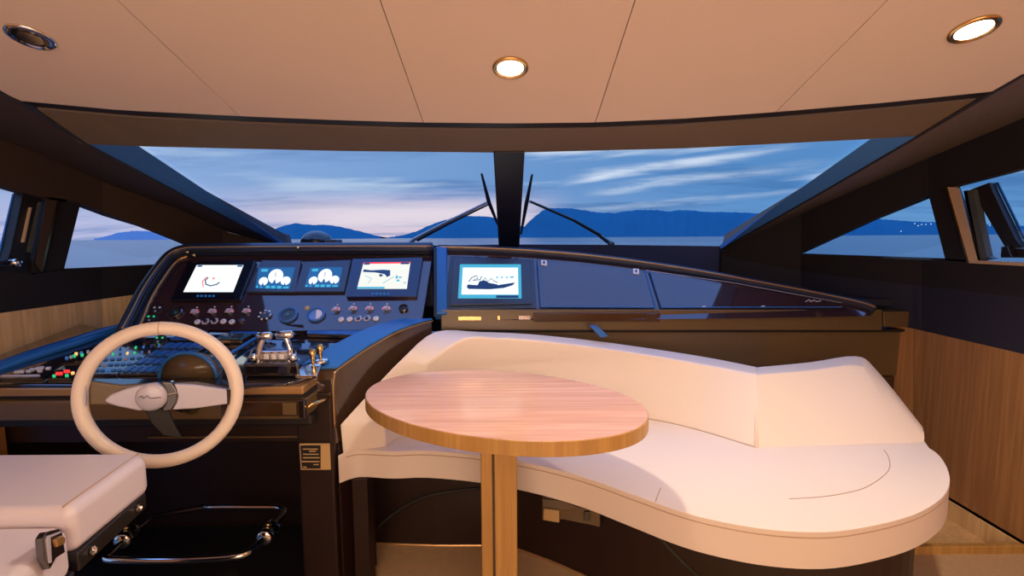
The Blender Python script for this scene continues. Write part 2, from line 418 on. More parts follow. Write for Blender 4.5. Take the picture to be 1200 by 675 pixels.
# corner casings: brown band, reveal with sky light painted in as navy
def dense(L_, n):
    out = []
    for a, b in zip(L_, L_[1:]): out += [a + (b - a) * (k / n) for k in range(n)]
    return out + [L_[-1]]
def ruled(name, mat, A, B, off, smooth=False):
    m = MB(); off = Vector(off); m.loft([[a, b, b + off, a + off] for a, b in zip(A, B)]); return m.build(name, mat, kind='structure', smooth=smooth)
for s in (1, -1):
    if s == 1:
        aft = [CP(1490, -88 + 0), CP(1200, 87)]; L1 = aft + [CP(1165, 107), at_y(1075, 160, 1.86), at_y(960, 227, 2.35), at_y(845, 292, 3.08)]
        L2x = [1800, 1200, 1160, 1075, 970, 846]; L2p = [wall_pt(x, R_L2(x)) for x in dense(L2x, 8)]; L1 = dense(L1, 8)
        Gp = [G['tr'], G['tr'].lerp(G['br'], .5), G['br']]; L1g = [at_y(1076, 159, 1.86), at_y(960, 227, 2.35), at_y(845, 292, 3.08)]
        L1[0] = Vector((side_r, .7, cz(.7)))
    else:
        L1 = [Vector((side_l, .7, cz(.7))), CP(0, 108), CP(22, 118), at_y(100, 167.5, 1.86), at_y(225, 234, 2.4), at_y(340, 293, 3.08)]
        L2x = [-600, 0, 44, 133, 220, 344]; L2p = [wall_pt(x, L_L2(x)) for x in dense(L2x, 8)]; L1 = dense(L1, 8)
        Gp = [G['tl'], G['tl'].lerp(G['bl'], .5), G['bl']]; L1g = [at_y(99, 167.5, 1.86), at_y(225, 234, 2.4), at_y(340, 293, 3.08)]
    nm = 'right' if s == 1 else 'left'
    L1g[0] = L1[24].copy()
    ruled('trim_7' if s == 1 else 'trim_8', 'taupe_suede' if s == 1 else 'brown_suede', L1, L2p, (s * .02, .0, .09))
    ruled('trim_9' if s == 1 else 'trim_10', 'navy_and_skylight', Gp, L1g, (s * .012, .02, .0))
    m = MB(); m.tube(L1[8:], .006, 6); m.build('trim_11' if s == 1 else 'trim_12', 'black_satin', kind='structure')
# roof blank over the corner (outside skin)
# centre mullion
m = MB(); d = Vector((0, .05, .05))
T0, T1, B0, B1 = at_y(578, 178, 2.03), at_y(615, 178, 2.03), at_y(585, 300, 3.2), at_y(608, 300, 3.2)
m.loft([[T0, T1, T1 + d, T0 + d], [B0, B1, B1 + d, B0 + d]]); m.build('trim_13', 'black_satin', kind='structure', bevel=.006)
# glass
for nm, q in (('window_1', ['tl', 'tcl', 'bcl', 'bl']), ('window_2', ['tcr', 'tr', 'br', 'bcr'])):
    m = MB(); P = [G[k] for k in q]; P = [p + Vector((0, .01, .012)) for p in P]; m.prism(P, (0, .004, .006)); m.build(nm, 'window_glass', kind='structure')
# sill under the windscreen
m = MB(); sl = [wall_pt(341, 291.5), at_y(343, 290.5, 3.12), at_y(420, 289, 3.2), at_y(597, 286.5, 3.3), at_y(720, 287, 3.22), at_y(843, 288.5, 3.12), wall_pt(846, 292)]
m.loft([[p, p + Vector((0, .05, 0)), Vector((p.x, p.y + .05, -.6)), Vector((p.x, p.y, -.6))] for p in sl]); m.build('wall_front', 'navy_suede', kind='structure')
m = MB(); m.prism([Vector((x, y, -.33)) for x, y in [(-1.9, 2.6), (-1.75, 3.08), (-1.33, 3.28), (0, 3.34), (1.33, 3.28), (1.75, 3.08), (1.95, 2.6)]], (0, 0, -.03)); m.build('trim_14', 'navy_suede', kind='structure')

# side window glass and frames
def glass_poly(nm, pts, s):
    m = MB(); m.prism([wall_pt(*p) + Vector((s * .03, 0, 0)) for p in pts], (s * .005, 0, 0)); return m.build(nm, 'window_glass', kind='structure')
glass_poly('window_3', [(934, 299), (1090, 224), (1112, 306)], 1)
glass_poly('window_4', [(234, 294), (93, 234), (72, 318)], -1)
glass_poly('window_5', [(1114, 216), (1800, 30), (1800, 350), (1148, 309)], 1)
glass_poly('window_6', [(-600, 30), (64, 232), (42, 324), (-600, 360)], -1)
# starboard sliding window
poly_wall('trim_15', 'aluminium_frame', [(1113, 219), (1127, 220), (1149, 305), (1138, 308)], 1, th=.02, inset=.012)
poly_wall('trim_16', 'brass', [(1112, 219), (1114.5, 219.5), (1140, 308), (1137.5, 308)], 1, th=.02, inset=.016)
wall_tube('trim_17', 'brass', [(1113, 221), (1150, 211), (1200, 198), (1400, 146)], .004, 1)
wall_tube('trim_18', 'aluminium_frame', [(1138, 306.5), (1200, 309.5), (1400, 320)], .008, 1)
sw = thing('sliding_window', 'black framed sliding side window with slanted post, right edge of the photo', 'window', wall_pt(1165, 300))
ws = Vector((.012, 0, 0))
def wprism(pts, o0, o1, s):
    m = MB(); A = [wall_pt(*p) + Vector((s * o0, 0, 0)) for p in pts]; m.prism(A, (s * (o1 - o0), 0, 0)); return m
wprism([(1132, 222), (1153, 214), (1158, 226), (1184, 281), (1192, 290), (1182, 291), (1171, 289)], .02, .05, 1).build('slanted_post', 'black_satin', sw, bevel=.003)
wprism([(1129, 224), (1140, 222), (1156, 300), (1163, 303), (1149, 305)], .0, .028, 1).build('channel', 'channel_grey', sw)
wprism([(1129, 224), (1133, 223), (1149, 305), (1145, 305)], .0, .032, 1).build('seal', 'rubber', sw)
wprism([(1170, 291), (1400, 296), (1400, 304), (1171, 302)], .03, .05, 1).build('bottom_rail', 'black_satin', sw)
wprism([(1173, 289), (1181, 288), (1182, 292), (1186, 302), (1172, 302)], .0, .03, 1).build('latch', 'black_gloss', sw, bevel=.003)
wprism([(1153, 214), (1156, 213.5), (1187, 279), (1200, 277), (1200, 279.5), (1190, 283), (1184, 280)], .048, .052, 1).build('glass_edge', 'blue_trim_sky_sheen', sw)
wprism([(1199, 276), (1215, 275), (1215, 290), (1199, 289)], .0, .03, 1).build('catch', 'black_gloss', sw, bevel=.004)
# port sliding window
poly_wall('trim_19', 'brown_suede', [(51, 233), (64, 235), (45, 319), (38, 308)], -1, th=.02, inset=.012)
poly_wall('trim_20', 'brass', [(62.5, 235), (65, 235), (46, 319), (43.5, 319)], -1, th=.02, inset=.016)
pw = thing('sliding_window', 'black framed sliding side window with chrome latch, left edge of the photo', 'window', wall_pt(20, 310))
wprism([(30, 226), (52, 231), (49, 243), (41, 285), (38, 302), (44, 320), (-600, 346), (-600, 338), (0, 307), (12, 304), (16, 290)], .01, .05, -1).build('frame', 'black_satin', pw)
wprism([(36, 243), (37.5, 243), (29, 284), (27, 284)], .0, .012, -1).build('channel', 'aluminium_frame', pw)
wprism([(47, 237), (49, 237), (43, 265), (41, 280), (37, 296), (33.5, 295), (38, 275)], .0, .012, -1).build('channel', 'channel_grey', pw)
wprism([(29, 227), (31, 227), (14, 304), (11.5, 303.5)], .046, .052, -1).build('glass_edge', 'blue_trim_sky_sheen', pw)
m = MB(); p = wall_pt(10.5, 308) + Vector((.03, 0, 0)); m.lathe(p, (1, 0, 0), [(.0, .012), (.014, .012), (.017, .004), (.017, -.02), (0, -.02)], 16); m.build('latch_knob', 'chrome', pw, smooth=True)
m = MB(); m.box(p - Vector((.01, .05, .0)), (.02, .1, .02)); m.build('latch', 'black_gloss', pw, bevel=.003)

# closure of the saloon behind the camera
m = MB(); m.box((2.03, -1.1, -.25), (.06, 4.2, 2.1)); m.build('wall_right_saloon', 'oak_wall', kind='structure')
m = MB(); m.box((-2.03, -1.1, -.25), (.06, 4.2, 2.1)); m.build('wall_left_saloon', 'oak_wall', kind='structure')
m = MB(); m.box((0, -3.2, -.3), (4.1, .06, 2.1)); m.build('wall_back', 'headliner', kind='structure')
m = MB(); m.box((0, 0.2, FLOOR - .03), (4.1, 7.0, .06)); m.build('floor', 'floor_beige', kind='structure')
m = MB(); m.box((-1.34, 1.51, FLOOR + .006), (1.12, 1.38, .012)); o = m.build('helm_mat', 'black_satin', bevel=.003); tag(o, 'black mat covering the floor beneath the steering wheel and footrest', 'mat')
# side ledge beside the sofa: oak nosing over a woven carpet step
p = at_z(1200, 640, -1.208)
m = MB(); m.box((1.70, p.y + .012, -1.232), (.60, .024, .048)); m.build('trim_21', 'oak_post', kind='structure', bevel=.003)
m = MB(); m.box((1.70, p.y - .35, -1.27), (.60, .70, .06)); m.build('floor_step', 'carpet', kind='structure')
m = MB(); m.box((1.70, p.y + .30, FLOOR + .004), (.60, .55, .008)); m.build('floor_well', 'oak_light', kind='structure')
m = MB(); m.box((1.994, p.y + .30, -1.256), (.012, .55, .086)); m.build('baseboard_front', 'oak_light', kind='structure')

# ------------------------------------------------------------------ planes of the dash
FA = Pl((0, 2.12, -.382), (0, -.322, .33)); FA.n = Vector((0, -.70, .714)).normalized()
psi = math.atan(.35 / 2.3); nh = Vector((-math.sin(psi), math.cos(psi), 0))
FB = Pl((-.3, 2.2, -.347), -nh * .75 + Vector((0, 0, .66)))
DESKN = Vector((0, -.15, 1)).normalized(); DK = Pl((0, 1.65, -.475), DESKN)
FR = Pl((0, 1.76, 0), (0, -1, 0))            # console front
def Wd(x, y, z): return Vector((x, y, z))

# helm console: body, desk, instrument fascia, hood
hc = thing('helm_console', 'dark brown glossy helm console with instrument fascia behind the steering wheel', 'console', (-1.2, 1.9, FLOOR))
m = MB(); m.box((-1.31, 2.02, -.61), (1.33, .50, .22)); m.build('body', 'plinth_brown', hc)
m = MB(); m.box((-1.31, 2.245, -1.01), (1.33, .05, .58)); m.build('footwell_back', 'plinth_brown', hc)
m = MB(); m.box((-1.945, 2.02, -1.01), (.06, .40, .58)); m.build('footwell_side', 'plinth_brown', hc)
desk = [DK(x, y) for x, y in [(-100, 449), (60, 449), (200, 447), (300, 448), (372, 446), (395, 440), (402, 434)]]
deskpoly = [Wd(-1.96, 1.66, 0), Wd(-1.5, 1.65, 0), Wd(-1.0, 1.64, 0), Wd(-.75, 1.65, 0), Wd(-.72, 1.68, 0), Wd(-.70, 1.77, 0), Wd(-.50, 2.10, 0), Wd(-.50, 2.14, 0), Wd(-1.62, 2.14, 0), Wd(-1.96, 2.3, 0)]
for p in deskpoly: p.z = -.475 + .15 * (p.y - 1.65)
m = MB(); m.prism(deskpoly, (0, 0, -.02)); m.build('desk', 'black_gloss', hc, bevel=.004)
# front apron in layers
def yb(x0, x1, z0, z1, y0, y1): m = MB(); return m.box(((x0 + x1) / 2, (y0 + y1) / 2, (z0 + z1) / 2), (abs(x1 - x0), abs(y1 - y0), abs(z1 - z0)))
def frz(py, y): return at_y(300, py, y).z
yb(-1.96, -.69, -.513, -.485, 1.645, 1.8).build('nosing', 'bronze_trim', hc, bevel=.006)
yb(-1.96, -.69, -.528, -.513, 1.665, 1.8).build('shadow_gap', 'black_satin', hc)
yb(-1.96, -.69, -.60, -.528, 1.65, 1.8).build('apron', 'bronze_panel', hc, bevel=.012)
yb(-1.96, -.69, -.64, -.60, 1.70, 1.8).build('apron_lower', 'black_satin', hc, bevel=.01)
# glove drawer right of the wheel
dr = yb(-.96, -.685, -.582, -.530, 1.635, 1.66).build('drawer', 'brown_lacquer', hc, bevel=.005)
yb(-.755, -.71, -.576, -.536, 1.630, 1.637).build('drawer_pull', 'bronze_panel', dr, bevel=.002)
yb(-.70, -.682, -.586, -.526, 1.628, 1.645).build('drawer_edge', 'black_gloss', dr, bevel=.002)
m = MB(); m.tube([Wd(-.685, 1.65, -.560), Wd(-.67, 1.655, -.55), Wd(-.655, 1.72, -.555), Wd(-.65, 1.76, -.56)], .006, 8); m.build('catch', 'brass', hc, smooth=True)
# lower seams on the front panel
yb(-1.3, -.66, -.705, -.700, 1.762, 1.775).build('seam', 'bronze_panel', hc)
# fascia plate
fas = [(166, 384), (180, 349), (197, 322), (213, 304), (226, 300), (300, 299), (420, 299), (503, 299), (506, 303), (495, 372), (470, 386), (300, 388)]
slab(FA, fas, -.02, 0).build('fascia', 'fascia_gloss', hc)
# fascia light bronze border on the left
m = MB(); m.tube(catmull([FA(x, y, .004) for x, y in [(165, 382), (178, 350), (196, 321), (209, 306), (220, 301)]], 6), .006, 8); m.build('fascia_trim', 'bronze_trim', hc, smooth=True)
# hood: swept rounded lip round the fascia
path = [(148, 392), (158, 373), (172, 345), (188, 321), (204, 303), (222, 296.5), (245, 295.5), (330, 295), (420, 294.5), (507, 294.5)]
P = catmull([FA(x, y, .03) for x, y in path], 6)
m = MB(); rings = []
for i, p in enumerate(P):
    tdir = (P[min(i + 1, len(P) - 1)] - P[max(i - 1, 0)]).normalized(); o_ = FA.n; u_ = tdir.cross(o_).normalized() * -1
    u_ = o_.cross(tdir).normalized()
    # cross-section: u_ points outward, FA.n towards the viewer
    sec = [(-.022, -.04), (-.022, .0), (-.014, .012), (.0, .016), (.018, .012), (.03, .0), (.04, -.03), (.05, -.09)]
    rings.append([p + u_ * a + o_ * b for a, b in sec])
m.loft(rings); m.build('hood', 'dash_leather', hc, smooth=True)
m = MB(); m.tube([p + FA.n * .013 - (P[min(i + 1, len(P) - 1)] - P[max(i - 1, 0)]).normalized().cross(FA.n) * -.008 for i, p in enumerate(P)], .0035, 6); m.build('hood_trim', 'bronze_trim', hc, smooth=True)
m = MB(); m.tube([p + FA.n * .004 - FA.n.cross((P[min(i + 1, len(P) - 1)] - P[max(i - 1, 0)]).normalized()) * .026 for i, p in enumerate(P)], .006, 6); m.build('hood_lip', 'black_satin', hc, smooth=True)
# top deck behind the hood ridge
m = MB(); pr = [FA(215, 300, -.02), FA(330, 294, .0), FA(506, 294, .0)]
m.loft([[Wd(p.x, p.y - .01, p.z), Wd(p.x, 2.95, p.z - .10), Wd(p.x, 2.95, -.33), Wd(p.x, p.y - .01, -.33)] for p in pr]); m.build('top_deck', 'dash_leather', hc)
# small brass fittings on the hood
for px, py in ((225.5, 303.5), (353, 298.5), (233, 307)):
    m = MB(); m.lathe(FA(px, py, .05), FA.n, [(0, .004), (.006, .003), (.008, -.01), (0, -.01)], 12); m.build('fitting', 'brass', hc, smooth=True)

# right-hand arm of the console between helm and sofa
ARM = [tuple(at_y(*q)) for q in [(510, 375, 2.17), (488, 381, 2.1), (465, 390, 2.03), (434, 407.5, 1.93), (414, 421, 1.86), (398, 433, 1.80)]]
ARM = [(x - .012, y, z) for x, y, z in ARM]
m = MB(); rings = []
AX, AY, AZ = ARM[-1]
for x, y, z in ARM + [(AX - .004, AY - .018, AZ - .018), (AX - .006, AY - .026, AZ - .05)]:
    rings.append([Wd(x, y, z), Wd(x - .10, y - .015, z), Wd(x - .10, y, -.74), Wd(x, y, -.74)])
m.loft(rings); m.build('arm', 'brown_lacquer', hc, bevel=.006)
m = MB(); m.loft([[Wd(x - .002, y, -.74), Wd(x - .10, y, -.74), Wd(x - .10, y, FLOOR), Wd(x - .002, y, FLOOR)] for x, y, z in ARM[3:]]); m.build('arm_lower', 'plinth_brown', hc)
m = MB(); m.loft([[Wd(x + .003, y, z + .009), Wd(x - .14, y - .015, z + .009), Wd(x - .14, y - .015, z + .001), Wd(x + .003, y, z + .001)] for x, y, z in ARM]); m.build('arm_top', 'blue_trim_sky_sheen', hc, bevel=.003)  # sky light on the arm top put into its blue colour
m = MB(); m.tube(catmull([Wd(x + .002, y, z - .004) for x, y, z in ARM + [(AX - .004, AY - .02, AZ - .02), (AX - .006, AY - .03, AZ - .07), (AX - .006, AY - .03, AZ - .2)]], 4), .003, 8); m.build('arm_trim', 'bronze_trim', hc, smooth=True)
# label plate on the console front
PLT = Pl((0, 1.755, 0), (0, -1, 0))
m = MB(); m.box((-.705, 1.80, -.92), (.13, .08, .76)); m.build('front_post', 'plinth_brown', hc, bevel=.01)
lp = thing('label_plate', 'small gold and black instruction plate on the console front below the drawer', 'plate', PLT(370, 549))
slab(PLT, [(352, 519), (387, 519), (388.5, 549), (354, 549)], .004, .010).build('plate', 'label_gold', lp)
slab(PLT, [(353.5, 520.5), (377, 520.5), (377, 547.5), (355.5, 547.5)], .010, .012).build('printed_field', 'black_satin', lp)
m = MB()
for y0, x0, x1 in ((524, 357, 374), (526.5, 364, 372), (530, 357, 375), (534, 357, 376), (538.5, 355.5, 376), (542, 369, 375), (545, 357, 361)):
    P4 = [PLT(a, b, .0125) for a, b in ((x0, y0), (x1, y0), (x1, y0 + 1.2), (x0, y0 + 1.2))]; m.prism(P4, (0, -.0008, 0))
m.build('print_lines', 'label_gold', lp)

# ------------------------------------------------------------------ displays
def disp(fn, bez, scr, label, cat, bezmat, off=.012, scrmat='glow_white', group=None):
    q = thing('marine_display', label, cat, fn(*bez[3]), group)
    slab(fn, bez, .0066 if fn is FB else .0005, off).build('bezel', bezmat, q, bevel=.003)
    sc = slab(fn, scr, off + .0003, off + .0012).build('screen', scrmat, q)
    def uv(u, v, o=0.0):
        a = Vector(scr[0]).lerp(Vector(scr[1]), u); b = Vector(scr[3]).lerp(Vector(scr[2]), u); p_ = a.lerp(b, v); return fn(p_.x, p_.y, off + .0012 + o)
    def patch(polys, mat, name, o=.0006):
        for P_ in polys:
            m = MB(); m.loft([[uv(a, b, 0.0001) for a, b in P_], [uv(a, b, o) for a, b in P_]]); m.build(name, mat, sc)
    return q, sc, uv, patch
def rect(a, b, c_, d): return [(a, b), (c_, b), (c_, d), (a, d)]
def circ(cx, cy, rx, ry, n=18, a0=0, a1=360): return [(cx + rx * math.cos(math.radians(a0 + (a1 - a0) * k / n)), cy + ry * math.sin(math.radians(a0 + (a1 - a0) * k / n))) for k in range(n + (0 if a1 - a0 >= 360 else 1))]
# radar
q, sc, uv, patch = disp(FA, [(221.5, 309), (301, 308), (283, 354), (202, 354.5)], [(232.6, 313.5), (287, 313.5), (275, 345), (217, 345)],
    'large black display with a white radar screen, leftmost on the helm fascia', 'display', 'screen_black', .016)
m_ = MB(); arc = [uv(.5 + .16 * math.cos(a), .58 + .2 * math.sin(a), .001) for a in [math.radians(x) for x in (20, 45, 90, 135, 180, 215)]]
m_.tube(arc, .0028, 6); m_.build('range_ring', 'glow_navy', sc)
patch([circ(.49, .5, .025, .035)], 'glow_orange', 'target_mark'); patch([rect(.03, .01, .13, .07), rect(.88, .01, .99, .07)], 'glow_blue', 'menu_bar')
m_ = MB(); m_.tube([uv(.33, .45, .001), uv(.29, .62, .001), uv(.36, .82, .001)], .002, 5); m_.build('echo_trace', 'glow_red', sc)
def leg_row(fn, pts, off, mat, root, nm='soft_key', r=1.3):
    for (x, y) in pts:
        slab(fn, [(x - r, y - 1), (x + r, y - 1), (x + r - .4, y + 1), (x - r - .4, y + 1)], off, off + .0015).build(nm, mat, root)
leg_row(FA, [(234 + 4.6 * i, 349.6) for i in range(5)], .0162, 'glow_blue', q)
# two engine displays
def engine(bez, scr, label):
    q, sc, uv, patch = disp(FA, bez, scr, label, 'display', 'bezel_slate', .014, 'glow_blue')
    patch([circ(.52, .42, .21, .34)], 'glow_white', 'main_dial'); patch([circ(.2, .66, .13, .2)], 'glow_white', 'small_dial'); patch([circ(.83, .62, .14, .2)], 'glow_white', 'small_dial')
    patch([[(.44, .86), (.52, .55), (.60, .86)]], 'glow_blue', 'dial_gap', .0012)
    patch([[(.15, .92), (.2, .72), (.25, .92)], [(.78, .9), (.83, .7), (.88, .9)]], 'glow_blue', 'dial_gap', .0012)
    patch([rect(.02, .88, .08, .96), rect(.14, .88, .2, .96), rect(.3, .86, .42, .98), rect(.46, .86, .58, .98), rect(.63, .86, .75, .98), rect(.8, .88, .96, .96), rect(.08, .08, .26, .2)], 'glow_cyan', 'readouts')
    m_ = MB(); m_.tube([uv(.52, .45, .0016), uv(.5, .25, .0016)], .0014, 5); m_.build('needle', 'glow_navy', sc)
    return q
engine([(308, 307), (354, 307.5), (347, 344.5), (289.5, 344.3)], [(305, 316), (347, 316), (340.5, 341.5), (300.5, 340.5)], 'slate framed engine display with white dials, next to the radar screen')
engine([(357, 309), (412, 306.5), (404, 344), (346, 344.3)], [(365, 316), (402.4, 315.6), (398, 339.5), (358, 339.3)], 'slate framed engine display with white dials, next to the chart screen')
# chart plotter
q, sc, uv, patch = disp(FA, [(414, 305.6), (496, 304), (488.5, 350), (406.7, 350.7)], [(427, 310.7), (481.6, 310), (477.4, 341.3), (419.4, 341.3)],
    'navy framed chart plotter with a white coastline chart, right end of helm fascia', 'display', 'screen_navy', .016, 'glow_chart')
patch([[(.04, .26), (.2, .3), (.45, .28), (.6, .3), (.62, .5), (.56, .56), (.5, .45), (.3, .38), (.04, .36)], [(.38, .48), (.42, .44), (.48, .5), (.42, .55)]], 'glow_navy', 'coastline')
patch([rect(.0, .0, 1, .05)], 'glow_red', 'alarm_bar'); patch([rect(.02, .01, .14, .08), rect(.8, .01, .98, .08)], 'glow_navy', 'menu_bar', .0012)
patch([rect(.0, .93, .55, 1)], 'glow_cyan', 'status_bar'); patch([rect(.74, .5, .78, .62), rect(.8, .55, .86, .6), rect(.77, .66, .83, .72), rect(.93, .75, .96, .8)], 'glow_cyan', 'depth_marks')
m_ = MB(); m_.tube([uv(.1, .5, .001), uv(.25, .62, .001), uv(.2, .8, .001)], .0012, 4); m_.build('track_line', 'glow_cyan', sc); m_ = MB(); m_.tube([uv(.5, .8, .001), uv(.62, .65, .001), uv(.7, .55, .001)], .0012, 4); m_.build('track_line', 'glow_cyan', sc)
leg_row(FA, [(438 + 4.5 * i, 347) for i in range(5)], .0162, 'glow_blue', q)

# ------------------------------------------------------------------ rotary knobs and buttons (parts of a switch panel)
def frame_of(fn, px, py, off=0):
    return fn(px, py, off)
sp = thing('instrument_cluster', 'row of illuminated rotary switches and round buttons below helm displays', 'switch panel', FA(300, 372))
def knob(fn, px, py, r, cap, root, tall=.012, name='rotary_switch', ptr=True):
    p = fn(px, py, .0); n = fn.n
    m = MB(); m.lathe(p, n, [(0, .0005), (r, .0005), (r, .004), (r * .8, .005), (0, .005)], 18); k = m.build(name, 'black_gloss', root, smooth=False)
    m = MB(); m.lathe(p + n * .005, n, [(0, 0), (r * .62, 0), (r * .55, tall), (0, tall)], 14); m.build('cap', cap, k)
    if ptr:
        m = MB(); u = Vector((0, n.z, -n.y)); m.box(p + n * (.005 + tall + .001) + u * r * .25, (r * .22, r * .5, .002)); m.build('pointer', 'dial_white', k)
    return k
for px, py in ((228.4, 367), (249, 366.4), (269, 366), (289, 366), (394, 364), (413.5, 363), (433, 363), (452.7, 363)):
    p = FA(px, py); n = FA.n
    m = MB(); m.lathe(p, n, [(0, .0005), (.020, .0005), (.020, .003), (0, .003)], 18); k = m.build('rotary_switch', 'black_gloss', sp)
    e2 = Vector((0, n.z, -n.y)) * -1
    e2 = Vector((0, .714, .70)); ex = Vector((1, 0, 0))
    m = MB(); q_ = [p + n * .0035 + ex * (.019 * math.cos(a)) + e2 * (.019 * math.sin(a)) for a in [math.radians(x) for x in range(-10, 191, 20)]]; m.prism(q_, n * .0012); m.build('lit_legend', 'dial_pink', k)
    m = MB(); m.lathe(p + n * .005, n, [(0, 0), (.0095, 0), (.008, .014), (0, .014)], 14); m.build('cap', 'silver_plastic', k, smooth=False)
    m = MB(); m.lathe(p + n * .002 + e2 * .029, n, [(0, 0), (.0035, 0), (.0035, .002), (0, .002)], 10); m.build('indicator', 'dial_white', k)
for px, py in ((231.8, 377.6), (262, 377), (272, 377.5), (400, 374.8), (410, 374.5), (440.7, 373.7)):
    m = MB(); m.lathe(FA(px, py), FA.n, [(0, .001), (.0125, .001), (.0125, .004), (.010, .007), (0, .008)], 16); k = m.build('push_button', 'dial_white', sp)
    m = MB(); m.lathe(FA(px, py) + FA.n * .008, FA.n, [(0, 0), (.004, 0), (.004, .002), (0, .002)], 10); m.build('button_centre', 'silver_plastic', k)
for px, py in ((241, 377), (251.7, 376.5), (420, 373.7), (430, 373.4)):
    m = MB(); m.lathe(FA(px, py), FA.n, [(0, .001), (.017, .001), (.017, .003), (0, .003)], 6); k = m.build('key_switch', 'silver_plastic', sp)
    m = MB(); m.lathe(FA(px, py) + FA.n * .003, FA.n, [(0, 0), (.009, 0), (.007, .01), (0, .01)], 12); m.build('key_barrel', 'black_gloss', k)
knob(FA, 282.4, 376.6, .014, 'chrome', sp, .006, 'push_button', False)
knob(FA, 311, 370, .030, 'bezel_slate', sp, .004, 'selector_dial', True)
for a in range(0, 360, 51):
    p = FA(311, 370) + FA.n * .006 + Vector((math.cos(math.radians(a)) * .024, math.sin(math.radians(a)) * .024 * .714, math.sin(math.radians(a)) * .024 * .7))
    m = MB(); m.lathe(p, FA.n, [(0, 0), (.0045, 0), (.0045, .002), (0, .002)], 8); m.build('dial_dot', 'dial_white', sp)
for px, py, r, mt, nm in ((206.6, 367, .030, 'black_satin', 'speaker_grille'), (338, 370, .040, 'bezel_slate', 'round_gauge'), (371, 369.5, .038, 'dial_blue', 'round_gauge'), (473, 362, .020, 'black_satin', 'round_socket')):
    p = FA(px, py); m = MB(); m.lathe(p, FA.n, [(r * .8, .0005), (r, .0005), (r, .010), (r * .86, .013), (r * .8, .008), (r * .8, .0005)], 28); k = m.build(nm, 'navy_and_skylight' if r > .035 else 'black_gloss', sp, smooth=False)
    m = MB(); m.lathe(p, FA.n, [(0, .001), (r * .8, .001), (r * .8, .005), (0, .005)], 24); m.build('face', mt, k)
    if mt == 'dial_blue':
        m = MB(); cc = [p + FA.n * .0062 + Vector((math.cos(a) * .025, math.sin(a) * .018, math.sin(a) * .0175)) for a in [math.radians(x) for x in range(-80, 101, 20)]]; m.prism(cc, FA.n * .001); m.build('dial_crescent', 'dial_white', k)
        m = MB(); m.lathe(FA(360, 361), FA.n, [(0, .001), (.012, .001), (.008, .006), (0, .007)], 10); m.build('warning_light', 'label_gold', k)
    elif r > .02:
        m = MB(); m.lathe(p + FA.n * .005, FA.n, [(0, 0), (r * .3, 0), (r * .2, .006), (0, .006)], 14); m.build('gauge_centre', 'teal_glass', k)
# left cluster, green lit
for px, py, mt in ((185, 363.5, 'dial_white'), (178, 374, 'glow_green'), (180, 399, 'glow_green')):
    fn = FA
    p = FA(px, py) if py < 390 else DK(188, 399)
    n = FA.n; m = MB(); m.lathe(p, n, [(0, .001), (.026, .001), (.022, .010), (0, .010)], 14); k = m.build('rocker_cluster', 'black_satin', sp)
    for a in (30, 150, 270):
        pp = p + n * .010 + Vector((math.cos(math.radians(a)) * .013, math.sin(math.radians(a)) * .009, math.sin(math.radians(a)) * .009))
        m = MB(); m.lathe(pp, n, [(0, 0), (.0045, 0), (.0045, .002), (0, .002)], 8); m.build('indicator', mt if a != 270 else 'silver_plastic', k)

# ------------------------------------------------------------------ passenger-side dash
dn = thing('passenger_dash', 'dark glossy passenger side dash tapering towards the right wall', 'dashboard', (0.9, 2.45, FLOOR))
# main wedge body
wx = [(516, 295, 375), (620, 300, 375), (757, 314, 374), (875, 336, 373), (985, 356, 371), (1020, 363, 370)]
m = MB(); rings = []
for x, y0, y1 in wx:
    a = FB(x, y0); b = FB(x, y1); rings.append([a, b, Wd(b.x - .0, b.y + .25, b.z), Wd(a.x, max(b.y + .25, a.y + .1), a.z)])
m.loft(rings); m.build('body', 'fascia_gloss', dn)
# hood ridge along the sloping top
hp = catmull([FB(x, y, .012) for x, y in [(514, 293), (560, 294), (620, 297), (700, 304), (800, 318), (900, 336), (960, 347.5), (1005, 357.5), (1022, 363)]], 6)
m = MB(); m.loft([[p + FB.n * a + Vector((0, 0, b)) + nh * c_ for a, b, c_ in [(-.02, -.022, 0), (.008, -.020, 0), (.016, -.006, 0), (.012, .010, 0), (0, .016, .02), (-.0, .006, .14), (-.0, -.03, .14)]] for p in hp]); m.build('hood', 'dash_leather', dn, smooth=True)
m = MB(); m.tube([p + FB.n * .018 + Vector((0, 0, -.004)) for p in hp], .0038, 6); m.build('hood_trim', 'bronze_trim', dn, smooth=True)
# join between the two halves
m = MB(); m.loft([[FB(510, y, -.02), FB(524, y, -.02), FB(524, y, .03), FB(510, y, .03)] for y in (293, 372)]); m.build('divider', 'blue_trim_sky_sheen', dn, bevel=.008)
m = MB(); m.loft([[FB(508.6, y, .028), FB(512, y, .028), FB(512, y, .033), FB(508.6, y, .033)] for y in (296, 376)]); m.build('divider_gap', 'black_satin', dn)
q_ = [(528, 300.5), (625, 305), (628.5, 361.5), (521.5, 363)]
slab(FB, q_, .0, .006).build('display_surround', 'bezel_slate', dn, bevel=.003)
slab(FB, [(629.5, 306), (755, 318.5), (767, 361.5), (633, 361)], .0, .008).build('cover_panel', 'fascia_gloss', dn, bevel=.003)
slab(FB, [(761, 319), (985, 357), (985, 361), (774, 361.5)], .0, .008).build('cover_panel', 'fascia_gloss', dn, bevel=.003)
def edge(pts, nm='panel_edge', mat='silver_plastic', r=.0022): m = MB(); m.tube([FB(x, y, .009) for x, y in pts], r, 5); m.build(nm, mat, dn)
edge([(629.5, 306), (633, 361), (767, 361.5), (755, 318.5)], mat='blue_trim_sky_sheen', r=.003); edge([(761, 319), (774, 361.5), (985, 361)], mat='blue_trim_sky_sheen', r=.003)
edge([(756, 318), (860, 333), (985, 356)], mat='silver_plastic', r=.0014)
